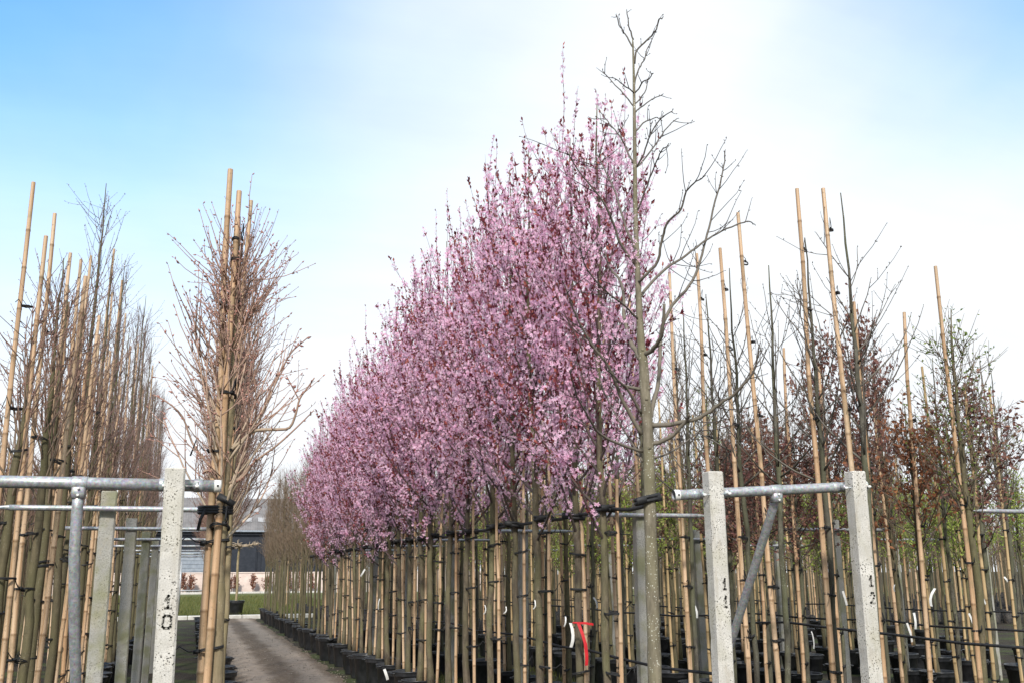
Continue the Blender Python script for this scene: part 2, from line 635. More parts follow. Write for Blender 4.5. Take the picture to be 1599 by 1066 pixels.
m, nt, o = new_mat('lawn')
k = NT(nt)
v, r = k.coords(False)
c = k.mix(k.ramp(k.noise(v, 0.35, 4), 0.35, 0.65), (0.10, 0.112, 0.04), (0.15, 0.145, 0.06))
c = k.mix(k.ramp(k.noise(v, 6, 4), 0.4, 0.8), c, (0.06, 0.09, 0.02))
finish(nt, o, k.pbr(c, 0.9, 0, k.bump(k.noise(v, 30, 3), 0.8, 0.05), 0.2))
M['lawn'] = m

# ------------------------------------------------------------------ ground, track, lawn, far wall and barn


def structure(name, me, **kw):
    ob = link(name, me, **kw)
    ob['kind'] = 'structure'
    return ob


def sheet(name, x0, x1, y0, y1, z, mat, nx=1, ny=1, amp=0.0, seed=1):
    rg = np.random.default_rng(seed)
    X, Y = np.meshgrid(np.linspace(x0, x1, nx + 1), np.linspace(y0, y1, ny + 1))
    Z = np.full(X.shape, z) + (rg.random(X.shape) - 0.5) * amp
    if name == 'track':                    # ragged verges
        for col in (0, -1):
            X[:, col] += np.convolve(rg.normal(0, 0.09, len(X) + 4), np.ones(5) / 5, 'valid') + rg.normal(0, 0.025, len(X))
            Z[:, col] = 0.001
    V = np.stack([X, Y, Z], -1).reshape(-1, 3)
    i = np.arange((nx + 1) * (ny + 1)).reshape(ny + 1, nx + 1)
    q = np.stack([i[:-1, :-1], i[:-1, 1:], i[1:, 1:], i[1:, :-1]], -1).reshape(-1, 4)
    b = MB()
    b.add(V, None, q)
    return b.mesh(name, mat)


structure('ground', sheet('ground', -600, 600, -300, 900, 0.0, M['ground']))
structure('track', sheet('track', 0.74, 2.46, 1.0, 40.8, 0.02, M['track'], 16, 260, 0.014, 3))
structure('lawn', sheet('lawn', -60, 70, 41.4, 93, 0.03, M['lawn'], 60, 40, 0.04, 4))
structure('far_road', sheet('far_road', -60, 70, 94.2, 104, 0.03, M['kerb'], 4, 1, 0, 5))
b = MB()
for i in range(40):
    b.box((-18 + i + 0.5, 41.1, 0.07), (0.985, 0.5, 0.14), bevel=0.02)
structure('kerb', b.mesh('kerb', M['kerb'], False))
b = MB()
for i in range(60):
    b.box((-30 + i * 1.5 + 0.75, 93.6, 0.09), (1.48, 0.7, 0.18), bevel=0.03)
structure('far_kerb', b.mesh('far_kerb', M['kerb'], False))

w = thing('garden_wall', 'low pale pinkish wall across the grass in front of the dark barn', 'wall', (4, 106, 0))
pm = MB()
pm.box((0, 0, 0.9), (3.94, 0.25, 1.8), bevel=0.02)
pm = pm.mesh('wall_panel', M['wall'], False)
cm = MB()
cm.box((0, 0, 1.86), (4.0, 0.36, 0.1), bevel=0.02)
cm = cm.mesh('coping', M['wall'], False)
for i in range(14):
    link('panel', pm, w, (-26 + i * 4, 0, 0))
    link('coping', cm, w, (-26 + i * 4, 0, 0))

# barn
barn = thing('barn', 'large dark barn with grey corrugated roof at the end of the track', 'barn', (4, 124, 0))
b = MB()
b.box((0, 4, 3.5), (30, 8, 7.0))
link('wall', b.mesh('barn_wall', M['barn_wall'], False), barn)
b = MB()
for i in range(110):                       # corrugated sheets running up the slope
    x = -15.6 + i * 31.2 / 110
    for (y0, z0, y1, z1) in ((-0.5, 6.75, 4.0, 10.8), (8.5, 6.75, 4.0, 10.8)):
        dz = 0.05
        b.add([(x, y0, z0), (x + 0.142, y0, z0 + dz), (x + 0.284, y0, z0), (x, y1, z1), (x + 0.142, y1, z1 + dz), (x + 0.284, y1, z1)], None, [(0, 1, 4, 3), (1, 2, 5, 4)])
roof = link('roof', b.mesh('barn_roof', M['barn_roof'], False), barn)
for (x, y) in ((2.2, 0.9), (3.8, 0.9), (3.0, 2.3), (-6, 1.2)):
    b = MB()
    zz = 6.75 + (y + 0.5) * 0.9
    b.box((x, y, zz + 0.09), (0.9, 0.8, 0.05), Matrix.Rotation(math.atan(0.9), 4, 'X'))
    link('skylight', b.mesh('skylight', M['skylight'], False), roof)
b = MB()
for i in range(10):
    b.box((-4.2, -0.04, 0.55 + i * 0.42), (5.2, 0.06, 0.39))
link('door', b.mesh('barn_door', M['blind'], False), barn)
for x in (-8.4, 1.6, 5.6, 9.6):
    b = MB()
    b.box((x, -0.05, 2.6), (3.4, 0.1, 5.2), bevel=0.03)
    link('door', b.mesh('barn_door', M['barn_wall'], False), barn)
    b = MB()
    for sx_ in (-1, 1):
        b.box((x + sx_ * 1.76, -0.07, 2.6), (0.1, 0.16, 5.3))
    b.box((x, -0.07, 5.3), (3.62, 0.17, 0.12))
    link('door_frame', b.mesh('door_frame', M['barn_wall'], False), barn)
b = MB()
b.tube([(-15.5, -0.62, 6.65), (15.5, -0.62, 6.65)], 0.11, 8)
link('gutter', b.mesh('gutter', M['blind']), barn)
ho = thing('outbuilding', 'small outbuilding with brown tiled roof left of the dark barn', 'building', (-13, 118, 0))
b = MB()
b.box((0, 0, 2.4), (12, 8, 4.8))
link('wall', b.mesh('outbuilding_wall', M['barn_wall'], False), ho)
b = MB()
for i in range(14):
    for s_ in (-1, 1):
        y0, y1 = s_ * (4.5 - i * 0.32), s_ * (4.5 - (i + 1) * 0.32 - 0.03)
        z0, z1 = 4.75 + i * 0.26, 4.75 + (i + 1) * 0.26
        b.add([(-6.4, y0, z0 + 0.05), (6.4, y0, z0 + 0.05), (6.4, y1, z1), (-6.4, y1, z1), (-6.4, y0, z0), (6.4, y0, z0)], None, [(0, 1, 2, 3), (4, 5, 1, 0)])
b.add([(-6.0, -4, 4.8), (-6.0, 4, 4.8), (-6.0, 0, 8.3), (6.0, -4, 4.8), (6.0, 4, 4.8), (6.0, 0, 8.3)], [(0, 2, 1), (3, 4, 5)])
link('roof', b.mesh('outbuilding_roof', M['barn_gable'], False), ho)


# ------------------------------------------------------------------ branch growing
def grow(rg, p, d, L, r0, r1, n, up=0.15, wob=0.12):
    p = np.array(p, float)
    d = np.array(d, float)
    d /= np.linalg.norm(d)
    st = L / n
    P = [p]
    for i in range(n):
        d = d + np.array([0, 0, up]) + rg.normal(0, wob, 3)
        d /= np.linalg.norm(d)
        p = p + d * st
        P.append(p)
    return np.array(P), np.linspace(r0, r1, n + 1)


def side_dir(rg, t, ang):
    t = t / np.linalg.norm(t)
    a = rg.normal(0, 1, 3)
    a -= t * a.dot(t)
    a /= np.linalg.norm(a) + 1e-9
    return t * math.cos(ang) + a * math.sin(ang)


def tint_by_radius(rad, thick, thin, rt=0.012):
    f = np.clip(np.asarray(rad) / rt, 0, 1)[:, None]
    return np.array(thin) * (1 - f) + np.array(thick) * f


def sample(P, s):
    n = len(P) - 1
    f = min(max(s, 0), 0.9999) * n
    i = int(f)
    return P[i] + (P[i + 1] - P[i]) * (f - i), P[i + 1] - P[i]


def trunk_tree(rg, H, z0, r_base, r_tip, wob=0.012, knob=True):
    n = 22
    z = np.linspace(0, H, n)
    x = np.cumsum(rg.normal(0, wob, n)) * 0.6
    y = np.cumsum(rg.normal(0, wob, n)) * 0.6
    k_ = np.linspace(0, 1, n)
    x -= x[0] + (np.interp(z0, z, x) - x[0]) * np.clip(z / z0, 0, 1)
    y -= y[0] + (np.interp(z0, z, y) - y[0]) * np.clip(z / z0, 0, 1)
    P = np.stack([x, y, z], -1)
    f = np.clip(z / H, 0, 1)
    rad = r_base * (1 - 0.22 * np.clip(z / z0, 0, 1)) * (1 - np.clip((z - z0) / (H - z0), 0, 1)) + r_tip * np.clip((z - z0) / (H - z0), 0, 1)
    rad = rad * (1 + rg.normal(0, 0.035, n))
    rad[0] *= 1.35
    rad[1] *= 1.08
    return P, rad


def add_flowers(b, rg, pts, size, tone):
    """five petalled blossoms facing random ways"""
    N = len(pts)
    out_ = pts * np.array((1.0, 1.0, 0.0))          # blossoms turn outwards, to the light
    out_ = out_ / (np.linalg.norm(out_, axis=1, keepdims=True) + 0.15) + np.array((0, 0, 0.35))
    nrm = rg.normal(0, 0.62, (N, 3)) + out_
    nrm /= np.linalg.norm(nrm, axis=1, keepdims=True)
    a = rg.normal(0, 1, (N, 3))
    u = np.cross(nrm, a)
    u /= np.linalg.norm(u, axis=1, keepdims=True)
    w = np.cross(nrm, u)
    sz = size * rg.uniform(0.6, 1.18, N)
    base = np.array((0.97, 0.62, 0.81))
    val = rg.uniform(0.90, 1.06, (N, 1))
    pale = np.clip(tone[:, None] * 0.8 + rg.normal(0, 0.15, (N, 1)), 0, 1)
    pc = base * val * (1 - pale) + np.array((0.99, 0.89, 0.955)) * pale
    cen = np.array((0.78, 0.38, 0.57))
    rows = [(0.0, 0.0, -0.15)]
    for i in range(5):
        t = i * 2 * math.pi / 5
        for (rr, da, hh) in ((0.62, -0.46, 0.02), (1.0, 0.0, 0.16), (0.62, 0.46, 0.02)):
            rows.append((rr * math.cos(t + da), rr * math.sin(t + da), hh))
    rows = np.array(rows)
    V = pts[:, None, :] + sz[:, None, None] * (rows[None, :, 0, None] * u[:, None, :] + rows[None, :, 1, None] * w[:, None, :] + rows[None, :, 2, None] * nrm[:, None, :])
    C = np.repeat(pc[:, None, :], 16, axis=1)
    C[:, 0, :] = cen
    q1 = np.array([(0, 1 + 3 * i, 2 + 3 * i, 3 + 3 * i) for i in range(5)])
    Q = (q1[None] + (np.arange(N) * 16)[:, None, None]).reshape(-1, 4)
    b.add(V.reshape(-1, 3), None, Q, C.reshape(-1, 3))


def add_leaves(b, rg, pts, dirs, L, W, cols, spread=0.9):
    """folded pointed leaves"""
    N = len(pts)
    d = dirs / (np.linalg.norm(dirs, axis=1, keepdims=True) + 1e-9) + rg.normal(0, spread * 0.5, (N, 3))
    d /= np.linalg.norm(d, axis=1, keepdims=True)
    a = rg.normal(0, 1, (N, 3))
    u = np.cross(d, a)
    u /= np.linalg.norm(u, axis=1, keepdims=True)
    w = np.cross(d, u)
    l = L * rg.uniform(0.6, 1.2, N)[:, None]
    wd = W * rg.uniform(0.7, 1.2, N)[:, None]
    V = np.stack([pts, pts + d * l * 0.5 + u * wd + w * wd * 0.4, pts + d * l, pts + d * l * 0.5 - u * wd + w * wd * 0.4], 1)
    ci = rg.integers(0, len(cols), N)
    c = np.array(cols)[ci] * rg.uniform(0.75, 1.25, (N, 1))
    C = np.repeat(c[:, None, :], 4, axis=1)
    i4 = (np.arange(N) * 4)[:, None]
    T = np.concatenate([i4 + np.array([0, 1, 2]), i4 + np.array([0, 2, 3])])
    b.add(V.reshape(-1, 3), T, None, C.reshape(-1, 3))


def add_buds(b, rg, pts, dirs, L, col):
    N = len(pts)
    d = dirs / (np.linalg.norm(dirs, axis=1, keepdims=True) + 1e-9) + rg.normal(0, 0.35, (N, 3))
    d /= np.linalg.norm(d, axis=1, keepdims=True)
    a = rg.normal(0, 1, (N, 3))
    u = np.cross(d, a)
    u /= np.linalg.norm(u, axis=1, keepdims=True)
    w = np.cross(d, u)
    l = L * rg.uniform(0.7, 1.3, N)[:, None]
    r_ = l * 0.24
    V = np.stack([pts, pts + d * l * 0.45 + u * r_, pts + d * l * 0.45 + (-0.5 * u + 0.87 * w) * r_, pts + d * l * 0.45 + (-0.5 * u - 0.87 * w) * r_, pts + d * l], 1)
    t1 = np.array([(0, 2, 1), (0, 3, 2), (0, 1, 3), (4, 1, 2), (4, 2, 3), (4, 3, 1)])
    T = (t1[None] + (np.arange(N) * 5)[:, None, None]).reshape(-1, 3)
    c = np.array(col) * rg.uniform(0.7, 1.3, (N, 1))
    b.add(V.reshape(-1, 3), T, None, np.repeat(c, 5, axis=0))


def proto_plum(seed, H=5.2, z0=1.72, rmax=1.0, flower_density=80):
    rg = np.random.default_rng(seed)
    P, rad = trunk_tree(rg, H, z0, 0.038, 0.005, 0.02)
    tb = MB()
    tb.tube(P, rad, 8)
    trunk = tb.mesh('plum_trunk', M['bark_plum'])
    cb = MB()
    thick, thin = (0.060, 0.046, 0.042), (0.12, 0.040, 0.050)
    fl, ft_, lf, ld, LIMBS = [], [], [], [], []
    nl = 27
    for i in range(nl):
        s = i / (nl - 1)
        z = z0 - 0.08 + (H - 1.15 - z0) * s ** 0.95
        p = np.array([np.interp(z, P[:, 2], P[:, 0]), np.interp(z, P[:, 2], P[:, 1]), z])
        az = i * 2.399 + rg.normal(0, 0.3)
        inc = R(rg.uniform(38, 66)) * (1 - 0.4 * s)
        d = np.array([math.cos(az) * math.sin(inc), math.sin(az) * math.sin(inc), math.cos(inc)])
        L = (1.6 - 0.6 * s) * rg.uniform(0.75, 1.15) * rmax
        LP, LR = grow(rg, p, d, L, 0.0135 - 0.006 * s, 0.0025, 8, 0.13, 0.05)
        cb.tube(LP, LR, 5, False, tint_by_radius(LR, thick, thin))
        LIMBS.append(LP)
        leafy_limb = rg.random() < 0.30
        tw = [(LP, 0.10)]
        for j in range(rg.integers(7, 11) if s < 0.55 else rg.integers(4, 8)):
            t = rg.uniform(0.15, 0.97)
            q, td = sample(LP, t)
            sd_ = side_dir(rg, td, R(rg.uniform(25, 50)))
            SP, SR = grow(rg, q, sd_, rg.uniform(0.25, 0.85) * (1.05 - 0.25 * s), 0.0042, 0.0014, 5, 0.20, 0.05)
            cb.tube(SP, SR, 3, False, tint_by_radius(SR, thick, thin))
            tw.append((SP, 0.0))
            if rg.random() < 0.45:
                q, td = sample(SP, rg.uniform(0.2, 0.6))
                S2, R2 = grow(rg, q, side_dir(rg, td, R(40)), rg.uniform(0.15, 0.35), 0.0025, 0.001, 3, 0.14, 0.06)
                cb.tube(S2, R2, 3, False, tint_by_radius(R2, thick, thin))
                tw.append((S2, 0.0))
        for TP, start in tw:
            Lt = np.linalg.norm(np.diff(TP, axis=0), axis=1).sum()
            # blossom in bunches along the shoot; some stretches carry leaves instead
            leafy_bit = rg.random() < (0.8 if leafy_limb else 0.10)
            nn = int(Lt * flower_density * (0.42 if leafy_bit else 1.0) * (1 - start))
            left = nn
            while left > 0:
                q, td = sample(TP, rg.uniform(start, 0.99))
                kk = min(left, int(rg.integers(4, 11)))
                tone = rg.random()
                for _ in range(kk):
                    fl.append(q + rg.normal(0, 0.020, 3) + td * rg.normal(0, 0.10))
                    ft_.append(tone)
                left -= kk
            nlv = int(Lt * (46 if leafy_bit else 4) * (1 - start))
            for t in rg.uniform(start, 1.0, nlv):
                q, td = sample(TP, t)
                lf.append(q)
                ld.append(td)
            for t in rg.uniform(0.9, 1.0, rg.integers(2, 6)):
                q, td = sample(TP, t)
                lf.append(q)
                ld.append(td)
    for i in range(rg.integers(7, 12)):     # upright whips that break the outline
        q, td = sample(LIMBS[rg.integers(9, nl)], rg.uniform(0.7, 0.98))
        WP, WR = grow(rg, q, (rg.normal(0, 0.16), rg.normal(0, 0.16), 1.0), rg.uniform(0.5, 1.15), 0.0045, 0.0012, 7, 0.12, 0.035)
        cb.tube(WP, WR, 3, False, tint_by_radius(WR, thick, thin))
        for t in rg.uniform(0.05, 0.98, rg.integers(30, 60)):
            q, td = sample(WP, t)
            fl.append(q + rg.normal(0, 0.012, 3))
            ft_.append(0.6)
        for t in rg.uniform(0.3, 1.0, 12):
            q, td = sample(WP, t)
            lf.append(q)
            ld.append(td)
    crown = cb.mesh('plum_branches', M['twig'])
    fb = MB()
    add_flowers(fb, rg, np.array(fl), 0.0172, np.array(ft_))
    lb = MB()
    add_leaves(lb, rg, np.array(lf), np.array(ld), 0.044, 0.011, [(0.18, 0.036, 0.05), (0.25, 0.06, 0.06), (0.14, 0.027, 0.045), (0.40, 0.125, 0.095)])
    return trunk, crown, fb.mesh('blossoms', M['petal'], False), lb.mesh('leaves', M['leaf'], False)


def proto_bare(seed, H=3.9, z0=1.95, n_limbs=30, L0=0.95, inc0=(28, 50), sub=(4, 8), thick=(0.30, 0.235, 0.165), thin=(0.25, 0.12, 0.10), bark='bark_tan', r_base=0.034,
               up=0.10, leaf=None, leaf_n=0, leaf_size=(0.05, 0.014), bud=0.016, wob=0.07, sub_len=(0.15, 0.5), zpow=1.0, top_gap=0.35, twig_r=0.0034):
    rg = np.random.default_rng(seed)
    P, rad = trunk_tree(rg, H, z0, r_base, 0.004, 0.012)
    tb = MB()
    tb.tube(P, rad, 8)
    trunk = tb.mesh('trunk', M[bark])
    cb = MB()
    bp, bd, lp, ldir = [], [], [], []
    for i in range(n_limbs):
        s = i / max(1, n_limbs - 1)
        z = z0 - 0.12 + (H - top_gap - z0) * s ** zpow + rg.normal(0, 0.03)
        p = np.array([np.interp(z, P[:, 2], P[:, 0]), np.interp(z, P[:, 2], P[:, 1]), z])
        az = i * 2.399 + rg.normal(0, 0.35)
        inc = R(rg.uniform(*inc0)) * (1 - 0.3 * s)
        d = np.array([math.cos(az) * math.sin(inc), math.sin(az) * math.sin(inc), math.cos(inc)])
        L = L0 * (1 - 0.6 * s) * rg.uniform(0.6, 1.15)
        LP, LR = grow(rg, p, d, L, 0.0095 - 0.005 * s, 0.0024, 7, up, wob)
        cb.tube(LP, LR, 4, True, tint_by_radius(LR, thick, thin, 0.008))
        tws = [LP]
        for j in range(rg.integers(*sub)):
            q, td = sample(LP, rg.uniform(0.12, 0.95))
            SP, SR = grow(rg, q, side_dir(rg, td, R(rg.uniform(22, 55))), rg.uniform(*sub_len), twig_r, 0.0017, 4, up, wob)
            cb.tube(SP, SR, 3, True, tint_by_radius(SR, thick, thin, 0.008))
            tws.append(SP)
            if rg.random() < 0.35:
                q, td = sample(SP, rg.uniform(0.2, 0.7))
                S2, R2 = grow(rg, q, side_dir(rg, td, R(45)), rg.uniform(0.06, 0.22), 0.0024, 0.0014, 3, up, wob)
                cb.tube(S2, R2, 3, True, tint_by_radius(R2, thick, thin, 0.008))
                tws.append(S2)
        for TP in tws:
            q, td = sample(TP, 1.0)
            bp.append(q)
            bd.append(td)
            Lt = np.linalg.norm(np.diff(TP, axis=0), axis=1).sum()
            for t in rg.uniform(0.25, 1, int(Lt * 11)):
                q, td = sample(TP, t)
                bp.append(q)
                bd.append(side_dir(rg, td, R(40)))
            if leaf is not None:
                for t in rg.uniform(0.1, 1.0, rg.poisson(Lt * leaf_n)):
                    q, td = sample(TP, t)
                    lp.append(q)
                    ldir.append(side_dir(rg, td, R(60)))
    if bud > 0:
        add_buds(cb, rg, np.array(bp), np.array(bd), bud, thin)
    crown = cb.mesh('branches', M['twig'])
    lm = None
    if leaf is not None:
        lb = MB()
        add_leaves(lb, rg, np.array(lp), np.array(ldir), leaf_size[0], leaf_size[1], leaf, 1.2)
        lm = lb.mesh('leaves', M['leaf'], False)
    return trunk, crown, lm


def place_tree(name, proto, label, loc, rotz, scale=(1, 1, 1), group=None, cat='tree', lean=(0, 0)):
    t = thing(name, label, cat, loc, 0, group)
    t.rotation_euler = (lean[0], lean[1], rotz)
    t.scale = scale
    link('trunk', proto[0], t)
    c = link('crown', proto[1], t)
    if len(proto) == 4:
        stuff(link('blossoms', proto[2], c))
        stuff(link('leaves', proto[3], c))
    elif proto[2] is not None:
        stuff(link('leaves', proto[2], c))
    return t


PLUM = [proto_plum(10 + i) for i in range(6)]
GREEN = [(0.17, 0.24, 0.05), (0.23, 0.28, 0.08), (0.12, 0.19, 0.04)]
BROWN = [(0.24, 0.118, 0.088), (0.19, 0.092, 0.078), (0.32, 0.17, 0.115), (0.21, 0.098, 0.088)]
ORANGE = [(0.34, 0.15, 0.07), (0.27, 0.11, 0.055), (0.22, 0.09, 0.05)]
BARE = [proto_bare(40 + i, H=3.75 + 0.12 * i, n_limbs=40) for i in range(4)]
LEFTB = [proto_bare(50 + i, H=3.4 + 0.15 * i, n_limbs=21, L0=0.95, inc0=(18, 42), sub=(3, 6), bark='bark_olive', thick=(0.21, 0.16, 0.11), thin=(0.25, 0.13, 0.105), r_base=0.037) for i in range(4)]
TALLB = [proto_bare(55 + i, H=5.2, z0=2.2, n_limbs=22, L0=1.05, inc0=(14, 34), sub=(3, 6), bark='bark_olive', thick=(0.17, 0.13, 0.10), thin=(0.19, 0.125, 0.12), r_base=0.04, up=0.12) for i in range(3)]
TWIGGY = [proto_bare(60 + i, H=4.3, z0=1.6, n_limbs=44, L0=0.75, inc0=(15, 35), sub=(4, 7), bark='bark_olive', thick=(0.14, 0.115, 0.07), thin=(0.19, 0.125, 0.085), bud=0.012, up=0.1, r_base=0.03) for i in range(3)]
SLIM = [proto_bare(70 + i, H=3.95, z0=2.2, n_limbs=17, L0=1.0, inc0=(35, 70), sub=(1, 4), bark='bark_dark', thick=(0.10, 0.092, 0.075), thin=(0.12, 0.10, 0.085), r_base=0.024, zpow=1.25, top_gap=0.5, twig_r=0.003) for i in range(4)]
BEECH = [proto_bare(80 + i, H=3.9, z0=2.0, n_limbs=34, L0=1.0, inc0=(35, 75), sub=(5, 9), bark='bark_dark', thick=(0.09, 0.075, 0.06), thin=(0.12, 0.085, 0.07), r_base=0.03, leaf=BROWN, leaf_n=17, leaf_size=(0.062, 0.017), bud=0.0) for i in range(2)]
BEECH_O = [proto_bare(90, H=3.3, z0=1.9, n_limbs=30, L0=0.9, inc0=(40, 80), sub=(4, 8), bark='bark_olive', thick=(0.10, 0.08, 0.06), thin=(0.14, 0.09, 0.06), r_base=0.03, leaf=ORANGE, leaf_n=16, leaf_size=(0.062, 0.017), bud=0.0)]
GREENT = [proto_bare(100 + i, H=3.7, z0=1.8, n_limbs=32, L0=0.95, inc0=(22, 55), sub=(4, 8), bark='bark_olive', thick=(0.12, 0.10, 0.07), thin=(0.17, 0.13, 0.09), r_base=0.034, leaf=GREEN, leaf_n=9, leaf_size=(0.035, 0.009), bud=0.0) for i in range(3)]

LOWG = [proto_bare(110 + i, H=2.9, z0=1.45, n_limbs=26, L0=0.8, inc0=(25, 60), sub=(4, 8), bark='bark_olive', thick=(0.12, 0.10, 0.07), thin=(0.17, 0.14, 0.08), r_base=0.03, leaf=[(0.33, 0.42, 0.08), (0.26, 0.35, 0.07), (0.40, 0.43, 0.13)], leaf_n=24, leaf_size=(0.045, 0.012), bud=0.0) for i in range(2)]


# ------------------------------------------------------------------ canes, ties, pots
def make_cane(seed, H, r=0.019, mat='bamboo'):
    rg = np.random.default_rng(seed)
    zs, rs, cs = [0.0], [r * 1.1], [(1, 1, 1)]
    z = rg.uniform(0.1, 0.3)
    while z < H - 0.08:
        f = 1.1 - 0.35 * z / H
        zs += [z - 0.012, z, z + 0.004, z + 0.016]
        rs += [r * f, r * f * 1.13, r * f * 1.10, r * f * 0.99]
        cs += [(1, 1, 1), (0.55, 0.5, 0.42), (0.5, 0.45, 0.4), (1.12, 1.12, 1.12)]
        z += rg.uniform(0.24, 0.36)
    zs += [H - 0.004, H]
    rs += [r * 0.74, r * 0.70]
    cs += [(1, 1, 1), (0.9, 0.85, 0.75)]
    zs = np.array(zs)
    n = len(zs)
    bx = np.interp(zs, np.linspace(0, H, 7), rg.normal(0, 0.006, 7))
    by = np.interp(zs, np.linspace(0, H, 7), rg.normal(0, 0.006, 7))
    b = MB()
    b.tube(np.stack([bx, by, zs], -1), rs, 8, True, np.array(cs))
    return b.mesh('cane', M[mat])


CANE_TALL = [make_cane(i, 4.2) for i in range(4)]
CANE_MID = [make_cane(10 + i, 3.65) for i in range(3)]
CANE_LOW = [make_cane(20 + i, 2.28, 0.0165) for i in range(4)]
CANE_OLD = [make_cane(30 + i, 3.4, 0.017, 'bamboo_old') for i in range(3)]


def make_tie(seed, wide=0.0085):
    """oval rubber band around cane and stem with a knotted tail"""
    rg = np.random.default_rng(seed)
    b = MB()
    a = np.linspace(0, 2 * math.pi, 15)
    for dz in (0, 0.008):
        P = np.stack([0.052 * np.cos(a), 0.031 * np.sin(a), dz + rg.normal(0, 0.0015, 15)], -1)
        P[-1] = P[0]
        b.tube(P, wide * 0.5, 5, False)
    P = np.array([(-0.03, -0.034, 0.004), (-0.05, -0.06, 0.012), (-0.075, -0.07, 0.03 + rg.normal(0, 0.02)), (-0.10, -0.075, 0.02 + rg.normal(0, 0.03))])
    b.tube(P, 0.0035, 4)
    b.box((-0.03, -0.036, 0.004), (0.02, 0.014, 0.02))
    return b.mesh('tie', M['rubber'])


TIE = [make_tie(i) for i in range(3)]


def make_pot(seed):
    rg = np.random.default_rng(seed)
    b = MB()
    b.lathe([(0.0, 0.0), (0.150, 0.0), (0.156, 0.012), (0.190, 0.335), (0.203, 0.34), (0.205, 0.355), (0.207, 0.385), (0.213, 0.39), (0.213, 0.398), (0.203, 0.40), (0.196, 0.395), (0.186, 0.33), (0.183, 0.30)], 20)
    for s_ in (-1, 1):                      # moulded handles
        a = np.linspace(-0.28, 0.28, 7)
        P = np.stack([s_ * (0.207 + 0.035 * np.cos(a / 0.28 * math.pi / 2)), 0.21 * np.sin(a), np.full(7, 0.378)], -1)
        b.tube(P, 0.009, 5)
    pot = b.mesh('pot', M['pot'])
    b = MB()
    n = 16
    a = np.arange(n) * 2 * math.pi / n
    V = [(0, 0, 0.36)] + [(0.187 * math.cos(t), 0.187 * math.sin(t), 0.335 + rg.normal(0, 0.006)) for t in a] + [(0.1 * math.cos(t), 0.1 * math.sin(t), 0.352 + rg.normal(0, 0.01)) for t in a]
    T = [(0, 17 + i, 17 + (i + 1) % n) for i in range(n)]
    Q = [(17 + i, 1 + i, 1 + (i + 1) % n, 17 + (i + 1) % n) for i in range(n)]
    b.add(V, T, Q)
    soil = b.mesh('soil', M['soil'])
    return pot, soil


POTS = [make_pot(i) for i in range(3)]
RND = random.Random(5)


def place_pot(x, y, label, group=None, s=1.0):
    pr = RND.choice(POTS)
    s *= RND.uniform(0.86, 1.12)
    x += RND.uniform(-0.05, 0.05)
    y += RND.uniform(-0.04, 0.04)
    p = link('plant_pot', pr[0], None, (x, y, 0.0), (RND.uniform(-0.015, 0.015), RND.uniform(-0.015, 0.015), RND.uniform(0, 6.28)), (s, s, s))
    tag(p, label, 'pot', group)
    link('soil', pr[1], p)
    return p


def place_cane(meshes, x, y, tx, ty, label, ties, group=None, lean=(0, 0), s=1.0, z=0.3, ts=1.0):
    """cane at (x, y), tied to the stem at (tx, ty)"""
    a = math.atan2(ty - y, tx - x)
    c = link('bamboo_cane', RND.choice(meshes), None, (x, y, z), (lean[0], lean[1], 0), (1, 1, s))
    tag(c, label, 'cane', group)
    d = math.hypot(tx - x, ty - y)
    for zz in ties:
        zz += RND.uniform(-0.10, 0.10)
        tq = ts * (1 - 0.38 * min(1, max(0, (zz - 1.7) / 2.0)))
        link('tie', RND.choice(TIE), c, (math.cos(a) * d * 0.5, math.sin(a) * d * 0.5, (zz - z) / s), (RND.uniform(-0.22, 0.22), RND.uniform(-0.22, 0.22), a), (tq, tq, 1 / s))
    return c


# ------------------------------------------------------------------ concrete posts
def post_mesh(h, w=0.10, mat='concrete', seed=0):
    """chamfered cast post with slightly uneven, chipped arrises"""
    rg_ = np.random.default_rng(seed + 11)
    b = MB()
    n = 64
    hw, c_ = w / 2, 0.010
    ringp = np.array([(hw - c_, -hw), (hw, -hw + c_), (hw, hw - c_), (hw - c_, hw), (-hw + c_, hw), (-hw, hw - c_), (-hw, -hw + c_), (-hw + c_, -hw)])
    V = []
    for i in range(n):
        z = -0.4 + (h - 0.006 + 0.4) * i / (n - 1)
        f = 1 - rg_.random(8) * 0.022 - (rg_.random(8) < 0.06) * rg_.uniform(0.02, 0.09, 8)
        r_ = ringp * np.where(f > 0, f, 1)[:, None]
        V += [(x, y, z) for x, y in r_]
    V += [(x * 0.9, y * 0.9, h + rg_.normal(0, 0.001)) for x, y in ringp] + [(0, 0, h)]
    Q = []
    for i in range(n):
        for j in range(8):
            a_, c2 = i * 8 + j, i * 8 + (j + 1) % 8
            Q.append((a_, c2, c2 + 8, a_ + 8))
    T = [((n + 1) * 8, n * 8 + j, n * 8 + (j + 1) % 8) for j in range(8)]
    b.add(V, T, Q)
    return b.mesh('post', M[mat], False)


